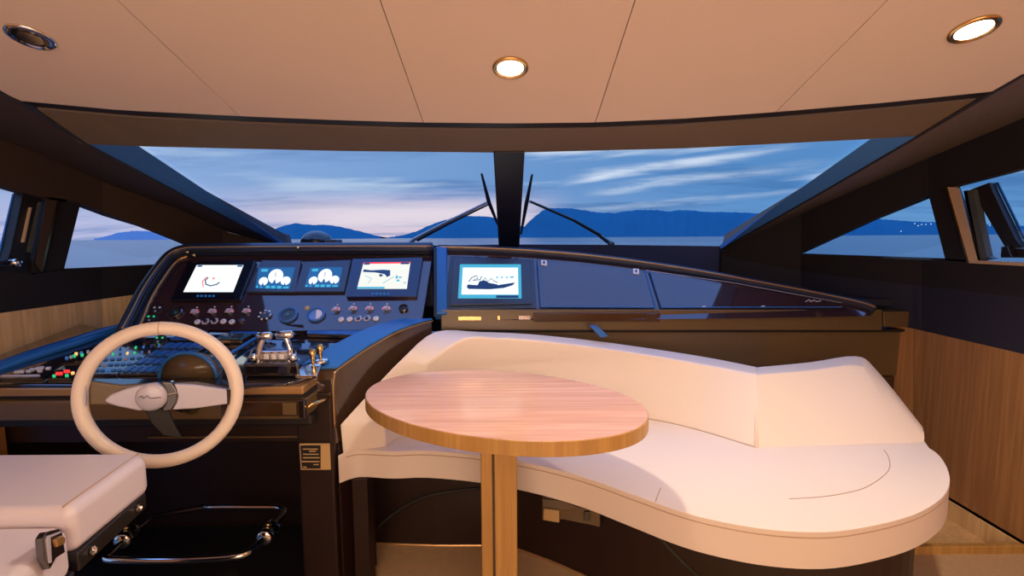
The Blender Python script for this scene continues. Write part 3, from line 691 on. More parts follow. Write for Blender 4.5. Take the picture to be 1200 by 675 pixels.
for px, py in ((637, 309.5), (744.5, 319.5)):
    k = slab(FB, [(px - 3.4, py - 3), (px + 3.4, py - 2.4), (px + 3.6, py + 3.2), (px - 3.2, py + 2.8)], .008, .013).build('magnet_catch', 'dial_white', dn)
    slab(FB, [(px - 1, py - 1.2), (px + 1, py - 1.2), (px + 1, py + 1.6), (px - 1, py + 1.6)], .0132, .015).build('catch_pin', 'black_satin', k)
for px, py in ((824, 361), (893, 360.5)): slab(FB, [(px - 2, py - .8), (px + 2, py - .8), (px + 2, py + .8), (px - 2, py + .8)], .008, .011).build('stud', 'dial_white', dn)
# emblem script on the wedge panel
m = MB(); m.tube([FB(943, 354.5, .0095), FB(947, 352.5, .0095), FB(949, 354.8, .0095), FB(952, 353, .0095), FB(956, 354.6, .0095), FB(961, 353.5, .0095)], .003, 5); m.build('script_emblem', 'silver_plastic', dn)
# lip and lower band
m = MB()
def lipbox(x0, x1, y0, y1, out, mat, nm, parent=dn, th=.06, bev=.004):
    vn = -nh
    pln = Pl(Vector((-.3, 2.2, 0)) + vn * out, vn)
    m = MB(); m.loft([[pln(x0, y0), pln(x1, y0), pln(x1, y1), pln(x0, y1)], [pln(x0, y0) - vn * th, pln(x1, y0) - vn * th, pln(x1, y1) - vn * th, pln(x0, y1) - vn * th]]); return m.build(nm, mat, parent, bevel=bev)
lipbox(517, 1034, 363, 387, .012, 'bronze_panel', 'lip', th=.28)
lipbox(625, 774, 366.5, 377, .024, 'brown_lacquer', 'drawer_front')
lipbox(757, 770, 368, 377, .027, 'black_gloss', 'drawer_tab', bev=.002)
lipbox(537, 564, 371, 375.5, .016, 'brass', 'cup_rail', bev=.001)
lipbox(583, 586, 370, 375, .018, 'brass', 'pull_knob', bev=.001); lipbox(608, 622, 370, 374.5, .016, 'chrome', 'hinge_plate', bev=.001)
lipbox(1036, 1068, 365, 383, .012, 'bronze_panel', 'end_block', th=.28)
lipbox(518, 1069, 386, 389, .0, 'black_satin', 'shadow_gap', th=.2)
lipbox(520, 1066, 389, 440, -.02, 'bronze_panel', 'front_panel', th=.2)
lipbox(524, 1064, 440, 700, -.035, 'brown_lacquer', 'front_panel', th=.2)
lipbox(1018, 1066, 441, 520, -.03, 'brown_lacquer', 'side_panel', th=.2)
# small tilted blue strap and folded cloth behind the sofa top
# display E
q, sc, uv, patch = disp(FB, [(531, 303.5), (620, 308), (623, 358), (527, 359.5)], [(539, 312), (610, 312), (610.8, 351.8), (536.5, 351.8)],
    'central slate framed display with a boat drawing on white, right of the divider', 'display', 'bezel_slate', .014, 'glow_cyan')
patch([rect(.05, .1, .95, .89)], 'glow_white', 'page', .0006)
m_ = MB(); m_.loft([[uv(a, b, .0008) for a, b in P_] for P_ in ([(.14, .60), (.3, .62), (.55, .64), (.9, .54), (.86, .62), (.72, .70), (.5, .74), (.16, .73), (.13, .68)],)][0:1] + [[uv(a, b, .0016) for a, b in [(.14, .60), (.3, .62), (.55, .64), (.9, .54), (.86, .62), (.72, .70), (.5, .74), (.16, .73), (.13, .68)]]]); m_.build('boat_hull', 'glow_navy', sc)
patch([[(.3, .62), (.33, .5), (.42, .48), (.48, .55), (.62, .60), (.62, .64)]], 'glow_navy', 'boat_cabin', .0014)
m_ = MB(); m_.tube([uv(a, b, .0014) for a, b in [(.16, .52), (.2, .4), (.28, .34), (.3, .42), (.22, .48), (.34, .46), (.36, .36)]], .0022, 5); m_.build('script_mark', 'glow_navy', sc)
m_ = MB(); m_.tube([uv(a, b, .0014) for a, b in [(.38, .5), (.42, .4), (.46, .52), (.52, .42), (.56, .5), (.62, .54)]], .0018, 5); m_.build('script_mark', 'glow_navy', sc)
patch([rect(.6, .36, .62, .42), rect(.68, .36, .70, .42), rect(.76, .36, .78, .42), rect(.82, .36, .88, .40)], 'glow_cyan', 'readouts', .0014)
patch([rect(.6, .92, .95, .99)], 'glow_navy', 'status_bar', .0014)

# ------------------------------------------------------------------ things on the helm desk
# switch keypad with rows of blue keys
kp = thing('switch_keypad', 'black keypad with four slanted rows of blue backlit keys left of the wheel hub', 'keypad', DK(190, 430))
slab(DK, [(140, 441), (186, 441), (250, 404), (200, 404)], .001, .010).build('base', 'black_gloss', kp, bevel=.002)
for r in range(4):
    for c_ in range(5):
        u0 = (c_ + .12) / 5; u1 = (c_ + .82) / 5; v0 = (r + .15) / 4; v1 = (r + .8) / 4
        f = lambda u, v: (Vector((200, 404)).lerp(Vector((140, 441)), v).lerp(Vector((250, 404)).lerp(Vector((186, 441)), v), u))
        slab(DK, [tuple(f(u0, v0)), tuple(f(u1, v0)), tuple(f(u1, v1)), tuple(f(u0, v1))], .010, .015).build('key', 'key_blue', kp)
lk = thing('indicator_panel', 'sloping black panel of small blue keys and coloured indicator lights seen through wheel', 'indicator panel', DK(130, 425))
slab(DK, [(94, 441), (138, 441), (198, 404), (132, 410)], .001, .010).build('base', 'black_gloss', lk, bevel=.002)
cols = ['glow_green', 'glow_key', 'key_blue', 'glow_amber', 'key_blue', 'key_blue', 'silver_plastic', 'glow_red', 'key_blue']
for r in range(5):
    for c_ in range(7):
        u = (c_ + .5) / 7; v = (r + .5) / 5
        q_ = Vector((132, 410)).lerp(Vector((94, 441)), v).lerp(Vector((198, 404)).lerp(Vector((138, 441)), v), u)
        mt = random.choice(cols) if r < 2 else random.choice(['key_blue', 'key_blue', 'glow_key', 'silver_plastic'])
        w_ = 2.6 if r > 1 else 1.1
        slab(DK, [(q_.x - w_, q_.y - .9), (q_.x + w_, q_.y - 1.1), (q_.x + w_ - .8, q_.y + 1), (q_.x - w_ - .8, q_.y + 1.1)], .010, .0135).build('key', mt, lk)
rl = thing('alarm_panel', 'small alarm strip with glowing red and green lamps at the left of the wheel rim', 'alarm panel', DK(75, 440))
slab(DK, [(56, 446), (84, 446), (92, 435), (66, 436)], .001, .008).build('base', 'black_gloss', rl)
for x, y, mt, w_ in ((70, 440.5, 'glow_red', 4), (79, 438, 'glow_red', 3.6), (64, 443.5, 'glow_green', 1.8), (79, 443, 'glow_green', 2), (86, 440, 'glow_amber', 2)):
    slab(DK, [(x - w_, y - 1), (x + w_, y - 1.3), (x + w_, y + 1), (x - w_, y + 1.3)], .008, .011).build('lamp', mt, rl)
rc = thing('radio_console', 'narrow black console strip with pale keys and a chrome edge, at far left', 'console', DK(30, 441))
slab(DK, [(-10, 446), (50, 446), (76, 430), (30, 434)], .001, .009).build('base', 'black_gloss', rc)
m = MB(); m.tube([DK(3, 444, .010), DK(47, 443.2, .010)], .004, 8); m.build('chrome_edge', 'silver_plastic', rc)
for x, y in ((21, 439), (27, 438.6), (35, 438), (39, 436), (46, 435), (50, 434), (58, 434.6), (48, 437.5)): slab(DK, [(x - 2.6, y - .8), (x + 3, y - 1), (x + 1.6, y + .8), (x - 4, y + 1)], .009, .013).build('key', 'dial_white', rc)
hp_ = thing('upper_keypad', 'row of tiny lit switches on the desk just left of the wheel rim top', 'keypad', DK(90, 420))
slab(DK, [(70, 427), (104, 424), (126, 406), (88, 413)], .001, .007).build('base', 'black_gloss', hp_)
for x, y, mt in ((79, 422, 'glow_key'), (84, 420.5, 'dial_white'), (88, 419.5, 'glow_green'), (90, 417, 'glow_amber'), (96, 416, 'glow_key'), (97, 418.5, 'glow_green'), (104, 414.5, 'dial_white')):
    slab(DK, [(x - 1.6, y - 1), (x + 1.6, y - 1.2), (x + 1, y + 1), (x - 2, y + 1.1)], .007, .011).build('key', mt, hp_)
# raised blue strip standing for a sky highlight along the desk's left
m = MB(); P_ = [DK(-20, 441, .012), DK(40, 421, .02), DK(95, 404, .022), DK(128, 392, .018), DK(152, 384, .01)]
m.loft([[p + Vector((-.055, 0, -.02)), p + Vector((-.03, 0, .010)), p + Vector((0, 0, .0)), p + Vector((.01, 0, -.02))] for p in catmull(P_, 4)]); m.build('desk_highlight_strip', 'blue_trim_sky_sheen', hc, smooth=True)

# steering binnacle cowl: half dome behind the wheel hub
bn = thing('compass_cowl', 'half round bronze cowl with blue glass rim on the desk behind the wheel', 'cowl', DK(222, 440))
c0 = DK(221, 443, 0); m = MB(); rings = []
for k in range(9):
    a = k / 8 * math.pi / 2; rr = .095 * math.cos(a) + .001; 
    rings.append([c0 + Vector((rr * math.cos(b), .12 * math.sin(a) * 1.0, .085 * math.cos(a) * math.sin(b) )) for b in [math.pi * j / 14 for j in range(15)]])
m.loft(rings); m.build('dome', 'bronze_panel', bn, smooth=True)
m = MB(); m.tube([c0 + Vector((.097 * math.cos(b), -.003, .087 * math.sin(b))) for b in [math.pi * j / 16 for j in range(17)]], .006, 8); m.build('rim', 'blue_trim_sky_sheen', bn, smooth=True)
m = MB(); m.lathe(DK(256, 436, .035), (-.2, -.9, .3), [(0, -.004), (.026, -.004), (.030, 0), (.026, .005), (0, .005)], 24); m.build('lens', 'key_blue', bn, smooth=True)
# raised pods, sky sheen painted on the blue tops
def pod(pts, h, top, label, cat='control pod', extra=None, name='control_pod'):
    q = thing(name, label, cat, DK(*pts[0])); slab(DK, pts, .001, h * .85).build('body', 'black_gloss', q, bevel=.003); slab(DK, pts, h * .85 + .0005, h).build('top_plate', top, q, bevel=.001); return q
pod([(200, 403), (228, 403), (246, 392), (216, 392)], .02, 'blue_trim_sky_sheen', 'control box with pale blue painted sky sheen, directly behind the keypad')
q = pod([(268, 396), (302, 396), (316, 384), (282, 384)], .018, 'blue_trim_sky_sheen', 'flat control box with blue painted sky sheen and brass lip under the left switches')
m = MB(); m.tube([DK(268, 395.5, .014), DK(290, 395.5, .014)], .005, 8); m.build('lip', 'brass', q)
q = pod([(252, 403.3), (284, 403.3), (296, 396.8), (262, 396.8)], .022, 'teal_glass', 'low control box with a dark teal screen behind the compass cowl')
m = MB(); m.tube([DK(252, 403.3, .01), DK(270, 403.3, .01)], .006, 8); m.build('lip', 'bronze_trim', q)
slab(DK, [(272, 401.5), (283, 401.5), (286, 398), (275, 398)], .0225, .025).build('knob', 'black_satin', q)
q = pod([(360, 396), (430, 398), (460, 386), (364, 386)], .02, 'blue_trim_sky_sheen', 'long tray with blue painted sky sheen on the desk between throttles and right arm', 'tray', name='desk_tray')
pod([(336, 391), (356, 392), (358, 384), (340, 384)], .04, 'black_satin', 'round black pad behind the throttle levers', 'pad', name='desk_pad')
# diagonal blue trim rail
m = MB(); m.tube([DK(240, 441, .012), DK(262, 424, .014), DK(300, 400, .014)], .006, 8); o = m.build('trim_rail', 'blue_trim_sky_sheen'); tag(o, 'slim blue rail running diagonally on the desk left of the throttles', 'rail')

# throttle unit
th = thing('throttle_unit', 'chrome twin lever throttle on a black block beside the steering wheel', 'throttle', DK(320, 440))
slab(DK, [(286, 443), (352, 443), (350, 424), (296, 424)], .001, .05).build('block', 'black_gloss', th, bevel=.01)
Ty = 1.72
def tp(px, py, y=Ty): return at_y(px, py, y)
m = MB(); m.loft([[tp(300, y_, Ty), tp(340, y_, Ty), tp(340, y_, Ty + .1), tp(300, y_, Ty + .1)] for y_ in (411, 422)]); m.build('slot_housing', 'satin_metal', th, bevel=.006)
for x0, x1, x2 in ((303.5, 306, 304),):
    m = MB(); m.tube(catmull([tp(303, 424), tp(303, 412), tp(307, 400), tp(309, 395)], 5), [.009] * 16, 10); m.build('lever', 'chrome', th, smooth=True)
m = MB(); m.tube(catmull([tp(339, 424), tp(340, 411), tp(338, 402), tp(335, 396)], 5), .009, 10); m.build('lever', 'chrome', th, smooth=True)
for a, b in (((301, 394.5), (319, 393)), ((323, 393), (344, 391.5))):
    A_, B_ = tp(*a, Ty - .01), tp(*b, Ty - .01); m = MB(); m.tube([A_, A_.lerp(B_, .1), A_.lerp(B_, .5), A_.lerp(B_, .9), B_], [.006, .013, .014, .013, .006], 12); m.build('grip', 'chrome', th, smooth=True)
m = MB(); m.tube([tp(304, 413), tp(338, 412)], .004, 8); m.build('cross_bar', 'chrome', th)
for px in (312, 321, 330):
    m = MB(); m.box(tp(px, 418, Ty - .006), (.016, .006, .018)); m.build('button', 'dial_white', th, bevel=.002)
for sx in (297, 343):
    m = MB(); m.lathe(tp(sx, 419, Ty - .01), (0, -1, 0), [(0, -.02), (.013, -.02), (.013, .006), (.009, .01), (0, .01)], 16); m.build('boss', 'chrome', th, smooth=True)
# short joysticks
js = thing('joystick', 'short bronze joystick right of the throttle', 'joystick', DK(367, 430), None)
b_ = DK(367, 430)
m = MB(); m.lathe(b_, DESKN, [(0, .001), (.030, .001), (.026, .01), (0, .012)], 18); m.build('base', 'chrome', js, smooth=True)
m = MB(); t_ = at_y(366, 409, b_.y); m.tube([b_ + Vector((0, 0, .01)), b_.lerp(t_, .5), b_.lerp(t_, .8), t_], [.006, .008, .013, .008], 12); m.build('stick', 'brass', js, smooth=True)
js2 = dup(js, DK(376, 425, .004), label='second joystick, at the right beside the arm with the sky tinted top')
kj = thing('bow_thruster_control', 'small chrome thruster control in front of the joysticks', 'thruster control', DK(352, 440))
slab(DK, [(346, 444), (372, 444), (376, 432), (354, 432)], .001, .012).build('base', 'chrome', kj, bevel=.003)
m = MB(); m.lathe(DK(362, 438, .012), DESKN, [(0, 0), (.013, 0), (.008, .016), (0, .02)], 14); m.build('lever', 'dial_blue', kj, smooth=True)

# ------------------------------------------------------------------ steering wheel
def cw(x, y, z): return RT * x - UP * y + FW * z
WC = cw(-1.02688, .31366, 1.5); a_, b_ = .33456, .05; WR = .1965
wn = cw(math.sin(a_) * math.cos(b_), math.sin(b_), -math.cos(a_) * math.cos(b_)).normalized()
WP = Pl(WC, wn)
e1 = Vector((0, 0, 1)).cross(wn).normalized(); e2 = wn.cross(e1)
sw_ = thing('steering_wheel', 'cream leather steering wheel with silver two spoke hub', 'steering wheel', WC - e2 * WR)
m = MB(); N = 72; m.tube([WC + (e1 * math.cos(k * 2 * math.pi / N) + e2 * math.sin(k * 2 * math.pi / N)) * WR for k in range(N)], .0196, 18, closed=True); m.build('rim', 'rim_leather', sw_, smooth=True)
m = MB(); ca, sa = math.cos(math.radians(88)), math.sin(math.radians(88)); pc = WC + (e1 * ca + e2 * sa) * WR; tg = (e2 * ca - e1 * sa)
m.tube([pc - tg * .001, pc + tg * .001], .0201, 18); m.build('rim_seam', 'piping', sw_, smooth=True)
hub = slab(WP, [(124, 468), (132, 461), (150, 454), (172, 449), (176, 456), (176, 478), (165, 480), (140, 475), (128, 471)], -.002, .016).build('spoke', 'silver_plastic', sw_, bevel=.006)
slab(WP, [(205, 449), (228, 450), (267, 455.5), (268, 458), (268, 472), (262, 473), (230, 477.5), (203, 479), (208, 471), (210, 463), (208, 455)], -.002, .014).build('spoke', 'silver_plastic', sw_, bevel=.004)
pcn = WP(179, 464); m = MB(); m.lathe(pcn, wn, [(0, -.03), (.034, -.03), (.041, .008), (.039, .018), (.030, .023), (0, .024)], 32); hb = m.build('hub', 'silver_plastic', sw_, smooth=True)
m = MB(); m.tube([WP(166, 463.5, .0245), WP(170, 461.5, .0245), WP(171, 464.5, .0245), WP(174, 463, .0245), WP(177, 461, .0245), WP(178, 464, .0245), WP(183, 464, .0245), WP(192, 463.2, .0245)], .0011, 5); m.build('script_emblem', 'black_satin', hb)
slab(WP, [(190, 446), (203, 447), (208, 455), (210, 463), (208, 471), (202, 480), (190, 481), (196, 470), (197, 463), (196, 456)], -.014, .012).build('hub_collar', 'black_gloss', sw_, bevel=.004)
m = MB(); m.tube([WP(197, 462, .013), WP(203, 460.5, .013), WP(209, 459.5, .013)], .0022, 6); m.build('collar_accent', 'chrome', sw_)
m = MB(); m.loft([[WP(x, y, -.022), WP(x, y + h_, -.022), WP(x, y + h_, -.006), WP(x, y, -.006)] for x, y, h_ in ((103, 447, 28), (140, 452, 24), (180, 450, 28), (230, 449, 27), (270, 456, 16))]); m.build('spoke_back', 'bronze_panel', sw_, bevel=.004)
slab(WP, [(97, 448), (103, 447.5), (103, 475), (98, 475)], -.02, .014).build('rim_clamp', 'silver_plastic', sw_, bevel=.002)
slab(WP, [(266, 454), (273, 455), (273, 474), (267, 473)], -.02, .014).build('rim_clamp', 'black_gloss', sw_, bevel=.002)
m = MB(); m.tube([pcn - wn * .02, Wd(pcn.x - .01, 1.646, -.55)], .028, 16); m.build('column', 'black_gloss', sw_, smooth=True)
slab(WP, [(167, 480), (196, 480), (204, 500), (212, 515), (190, 512), (176, 498)], -.02, -.01).build('lower_spoke', 'rubber', sw_, bevel=.004)
# small black switch seen left in the wheel opening
o = slab(Pl((0, 1.648, 0), (0, -1, 0)), [(105, 452), (124, 451), (124, 461), (106, 466)], .001, .008).build('black_socket', 'black_gloss', bevel=.002); tag(o, 'small black socket cover on the console front, inside the wheel at left', 'socket')

# ------------------------------------------------------------------ helm seat (lower left)
SZ = -.545
hs = thing('helm_chair', 'cream leather helm chair with folded front bolster, lower left corner', 'chair', (-1.35, .8, FLOOR))
front = at_z(165, 531, SZ); back = at_z(86, 597, SZ)
def hbox(P4, z0, z1): m = MB(); return m.loft([[Wd(x, y, z0) for x, y in P4], [Wd(x, y, z1) for x, y in P4]])
P4 = [(-1.85, back.y - .01), (back.x - .005, back.y), (front.x + .025, front.y - .015), (front.x - .01, front.y + .01), (-1.85, front.y + .01)]
hbox(P4, SZ - .10, SZ).build('bolster', 'leather_window_tint', hs, bevel=.022, segs=5)
m = MB(); m.tube([Wd(front.x - .01, front.y, SZ - .012) + Vector((.004, 0, .01)), Wd(back.x - .03, back.y + .01, SZ + .0)], .0025, 6); m.build('seam', 'piping', hs)
P5 = [(-1.85, .25), (-.69, .25), (back.x - .0, back.y - .015), (back.x - .03, back.y - .005), (-1.85, back.y - .005)]
hbox(P5, SZ - .13, SZ - .028).build('seat', 'leather_window_tint', hs, bevel=.022, segs=5)
bx_ = -.015
P6 = [(back.x + .0, back.y), (front.x + .02, front.y - .02), (front.x - .02, front.y - .02), (back.x - .05, back.y)]
hbox(P6, SZ - .135, SZ - .095).build('hinge_rail', 'black_satin', hs, bevel=.004)
P7 = [(-.68, .25), (back.x + .0, back.y - .01), (back.x - .05, back.y - .01), (-.73, .25)]
hbox(P7, SZ - .17, SZ - .125).build('side_rail', 'black_satin', hs, bevel=.004)
sdn = Vector((front.y - back.y, -(front.x - back.x), 0)).normalized()
for k in (.16, .84):
    p = Wd(back.x, back.y, SZ - .115).lerp(Wd(front.x + .02, front.y - .02, SZ - .115), k) + sdn * .002
    m = MB(); m.lathe(p, sdn, [(.004, .0), (.010, .0), (.010, .004), (.006, .006), (.004, .002)], 14); m.build('bolt', 'chrome', hs)
SDP = Pl(Wd(back.x + .004, back.y, 0), Wd(back.y - .25, -(back.x + .69), 0) if True else sdn); 
slab(SDP, [(46, 655), (44, 632), (49, 624), (63, 620), (67, 622), (71, 648), (60, 655), (53, 668)], -.005, .008).build('latch_plate', 'black_gloss', hs, bevel=.002)
slab(SDP, [(47, 634), (49, 629), (64, 623.5), (63, 625.5), (51, 631), (52.5, 660), (50.5, 661)], .008, .011).build('latch_trim', 'silver_plastic', hs)
slab(SDP, [(53, 634), (62, 629), (66, 631), (65, 639), (56, 643)], .008, .016).build('latch', 'bronze_trim', hs, bevel=.003)
m = MB(); m.box((-1.35, .58, (FLOOR + SZ - .13) / 2), (.5, .42, SZ - .13 - FLOOR)); m.build('pedestal', 'black_satin', hs, bevel=.02)
m = MB(); m.box((-1.05, .68, -.82), (.22, .12, .28)); m.build('seat_bracket', 'oak_post', hs, bevel=.01)
# oak cupboard end left of the wheel, beneath the desk
m = MB(); m.box((-1.88, 1.71, -.81), (.16, .10, .32)); o = m.build('oak_locker', 'oak_wall', bevel=.004); tag(o, 'small oak locker end under the console at the left edge', 'locker')

# ------------------------------------------------------------------ chrome footrest
FZ = -1.12
fr = thing('footrest', 'chrome U shaped footrest bar with clamp joints below the steering wheel', 'footrest', at_z(220, 655, FZ - .02))
pts = [at_z(130, 652, FZ), at_z(124, 655.5, FZ), at_z(200, 656.5, FZ), at_z(270, 653, FZ), at_z(290, 648, FZ), at_z(312, 630, FZ), at_z(322, 618, FZ), at_z(332, 602, FZ), at_z(326, 595, FZ), at_z(300, 594, FZ)]
pts = [at_z(150, 628, FZ), at_z(130, 648, FZ), at_z(124, 654, FZ), at_z(136, 656.5, FZ), at_z(200, 656.5, FZ), at_z(262, 653.5, FZ), at_z(290, 648, FZ), at_z(312, 628, FZ), at_z(322, 616, FZ), at_z(333, 601, FZ), at_z(328, 595, FZ), at_z(310, 594, FZ), at_z(240, 594, FZ)]
m = MB(); m.tube(catmull(pts, 5), .012, 12); m.build('bar', 'chrome', fr, smooth=True)
def clampj(px, py, dirv):
    p = at_z(px, py, FZ); d = dirv.normalized()
    m = MB(); m.lathe(p - d * .035, d, [(0, -.01), (.024, -.01), (.031, -.002), (.031, .024), (.019, .030), (.019, .042), (.031, .048), (.031, .072), (.024, .08), (0, .08)], 18); m.build('clamp_joint', 'chrome', fr, smooth=True)
    m = MB(); m.lathe(p + Vector((0, 0, .024)), (0, 0, 1), [(0, 0), (.010, 0), (.010, .012), (.006, .016), (0, .016)], 12); m.build('clamp_screw', 'brass', fr, smooth=True)
clampj(149, 628, at_z(160, 615, FZ) - at_z(138, 640, FZ)); clampj(315, 624, at_z(333, 601, FZ) - at_z(305, 636, FZ))
m = MB(); m.tube([at_z(150, 628, FZ), at_z(180, 605, FZ)], .006, 8); m.build('strut', 'chrome', fr)
m = MB(); m.tube([at_z(240, 594, FZ), at_z(180, 605, FZ)], .012, 8); m.build('rear_bar', 'black_gloss', fr)

# ------------------------------------------------------------------ sofa
SS = -.78
so = thing('curved_sofa', 'cream leather curved bench sofa beneath the passenger dash', 'sofa', (.5, 1.9, FLOOR))
opx = [(396, 534), (420, 527.5), (460, 529), (500, 528), (560, 533), (620, 543), (680, 558), (740, 579), (800, 600), (860, 614), (920, 622), (980, 622.5), (1040, 612), (1080, 599), (1105, 582), (1113, 566), (1111, 551), (1105, 539), (1098, 531), (1089, 525)]
fr_pts = catmull([at_z(x, y, SS) for x, y in opx], 4)
fr_pts = [p for p in fr_pts]
bk = [Wd(1.575, 1.90, SS), Wd(1.53, 1.97, SS), Wd(1.2, 2.0, SS), Wd(.95, 1.98, SS), Wd(.75, 2.15, SS), Wd(.5, 2.24, SS), Wd(0, 2.2, SS), Wd(-.34, 2.08, SS), Wd(-.50, 1.97, SS), Wd(-.58, 1.88, SS)]
outline = fr_pts + bk
m = MB(); m.loft([[Vector((p.x, p.y, SS - .105)) for p in outline], [Vector((p.x, p.y, SS)) for p in outline]]); m.build('seat', 'cream_leather', so, bevel=.032, segs=6)
# piping a little inside the edge
cen = Wd(.5, 2.0, SS)
pip = []
for i in range(2, len(fr_pts) - 2):
    tdir = (fr_pts[i + 1] - fr_pts[i - 1]).normalized(); inn = Vector((-tdir.y, tdir.x, 0)); pip.append(fr_pts[i] + inn * .0022 + Vector((0, 0, -.017)))
m = MB(); m.tube(pip, .003, 8); m.build('piping', 'piping', so, smooth=True)
m = MB(); m.tube(catmull([at_z(x, y, SS + .0005) for x, y in [(1036, 527), (1042, 538), (1040, 553), (1015, 571), (985, 579), (955, 583), (925, 584.5)]], 5), .0013, 6); m.build('seam', 'seam', so)
m = MB(); m.tube([at_z(774, 572, SS + .0005), at_z(768, 588, SS + .0005)], .0013, 6); sp_ = m.build('seam', 'seam', so)
pA = at_z(767, 590, SS)
# backrest
bot = [(-.475, 1.86), (-.45, 1.95), (-.39, 2.02), (-.29, 2.07), (-.13, 2.1), (.07, 2.12), (.3, 2.15), (.50, 2.16), (.70, 2.05), (.90, 1.825), (1.2, 1.84), (1.42, 1.852), (1.51, 1.857), (1.555, 1.868)]
ti = [(452, 500, 1.86), (466, 470, 1.93), (502, 427, 2.0), (545, 397, 2.04), (585, 396, 2.08), (625, 398.5, 2.10), (690, 406, 2.13), (760, 416, 2.14), (830, 428, 2.08), (887, 439, 1.98), (950, 434, 2.02), (1003, 428, 2.05), (1028, 443, 2.03), (1083, 506, 1.895)]
to = [(397, 498, 1.79), (430, 462, 1.87), (470, 420, 1.98), (509, 388.5, 2.13), (560, 388.5, 2.18), (620, 391, 2.2), (690, 398, 2.23), (760, 407.5, 2.25), (830, 418.5, 2.2), (888, 430, 2.1), (950, 424, 2.14), (1003, 417, 2.16), (1027, 433, 2.12), (1082, 501, 1.96)]
B_ = [Wd(x, y, SS - .004) for x, y in bot]; TI = [at_y(*p) for p in ti]; TO = [at_y(*p) for p in to]
BO = [Wd(p.x, p.y + .02, SS - .02) for p in TO]
def back_part(i0, i1, nm, smooth_n=4):
    R = []
    for L_ in (B_, TI, TO, BO):
        R.append(catmull(L_[i0:i1 + 1], smooth_n))
    m = MB(); rings = []
    for b, ti_, to_, bo in zip(*R):
        mid1 = b.lerp(ti_, .5) + Vector((0, -.006, 0)); rings.append([b, mid1, ti_, to_, bo])
    m.loft(rings); return m.build(nm, 'cream_leather', so, bevel=.009, segs=4)
bp1 = back_part(0, 9, 'backrest'); bp2 = back_part(9, 13, 'backrest')
m = MB(); m.tube([B_[9] + Vector((0, .002, .002)), B_[9].lerp(TI[9], .5) + Vector((0, .004, 0)), TI[9] + Vector((0, .008, -.006)), TO[9] + Vector((0, 0, -.008))], .007, 8); m.build('backrest_seam', 'cream_leather', so, smooth=True)
m = MB(); m.tube([p + Vector((0, -.002, .003)) for p in catmull(B_[6:10], 4)] , .003, 6); m.build('backrest_seam', 'seam', so)
# plinth
pp_ = [(-.615, 2.07), (-.33, 2.05), (-.05, 2.04), (.10, 1.97), (.263, 1.855), (.5, 1.66), (.75, 1.53), (1.0, 1.47), (1.2, 1.49), (1.325, 1.60), (1.39, 1.78), (1.38, 1.95), (.9, 2.02), (.6, 2.22), (0, 2.25), (-.6, 2.2)]
ppc = catmull([Wd(x, y, 0) for x, y in pp_[:12]], 4) + [Wd(x, y, 0) for x, y in pp_[12:]]
m = MB(); m.loft([[Vector((p.x, p.y, FLOOR)) for p in ppc], [Vector((p.x, p.y, SS - .105)) for p in ppc]]); pl_ = m.build('plinth', 'plinth_brown', so)
m = MB(); m.tube([p + Vector((0, -.004, FLOOR + .006)) for p in ppc[:44]], .005, 6); m.build('plinth_beading', 'bronze_trim', so)
m = MB(); m.prism([Wd(-.605, 2.065, FLOOR), Wd(-.532, 1.85, FLOOR), Wd(-.54, 1.81, FLOOR), Wd(-.595, 1.81, FLOOR), Wd(-.548, 1.93, FLOOR), Wd(-.615, 2.0, FLOOR)], (0, 0, SS - .107 - FLOOR)); m.build('plinth_end', 'plinth_brown', so)
m = MB(); m.tube([Wd(-.603, 2.065, FLOOR + .004), Wd(-.530, 1.85, FLOOR + .004)], .004, 6); m.build('plinth_beading', 'bronze_trim', so)
# wiring box under the sofa
PXp = Pl((.263, 1.80, 0), (-.35, -1, 0))
wb = thing('socket_box', 'small bronze socket box under the sofa right of the table leg', 'socket', PXp(668, 615))
slab(PXp, [(635, 583), (662, 585), (703, 597), (703, 618), (690, 615), (660, 609), (635, 608)], -.02, .0).build('back_plate', 'bronze_panel', wb, bevel=.003)
slab(PXp, [(636, 583.5), (660, 585.5), (680, 594), (660, 596), (638, 592)], .001, .012).build('lid', 'taupe_suede', wb, bevel=.003)
slab(PXp, [(638, 595), (656, 597), (656, 611), (637, 608)], .001, .010).build('socket', 'label_gold', wb, bevel=.002)
slab(PXp, [(685, 598), (692, 598), (692, 609), (685, 608)], .001, .010).build('switch', 'black_gloss', wb, bevel=.002)
m = MB(); m.tube(catmull([PXp(752, 619, .0), PXp(760, 616, .02), PXp(765, 624, .025), PXp(764, 632, .01)], 6), .004, 8); o = m.build('chrome_hook', 'bronze_trim', smooth=True); tag(o, 'small curved bronze hook under the sofa edge', 'hook')
PC2 = Pl((.6, 1.44, 0), (-.3, -1, 0))
m = MB(); m.tube(catmull([PC2(766, 620), PC2(782, 640), PC2(800, 658), PC2(818, 676), PC2(830, 690)], 6), .006, 8); o = m.build('power_cable', 'rubber', smooth=True); tag(o, 'black cable hanging below the front of the sofa', 'cable')
PC3 = Pl((0, 1.98, 0), (0, -1, 0))
m = MB(); m.tube(catmull([PC3(442, 618), PC3(457, 605), PC3(480, 590), PC3(505, 580), PC3(535, 575), PC3(562, 572)], 6), .007, 8); o = m.build('curved_conduit', 'rubber', smooth=True); tag(o, 'black curved conduit on the sofa plinth left of the table leg', 'conduit')
# folded blue strap behind the sofa top
a0 = at_y(690, 386, 2.27); a1 = at_y(700, 385, 2.27); a2 = at_y(712, 398, 2.25); a3 = at_y(700, 398, 2.25)
m = MB(); m.prism([at_y(691, 382, 2.22), at_y(700, 382, 2.22), at_y(713, 394, 2.20), at_y(704, 396, 2.20)], (0, .03, 0)); o = m.build('blue_strap', 'blue_trim_sky_sheen', bevel=.003); tag(o, 'short dark blue strap standing up behind the sofa backrest', 'strap')

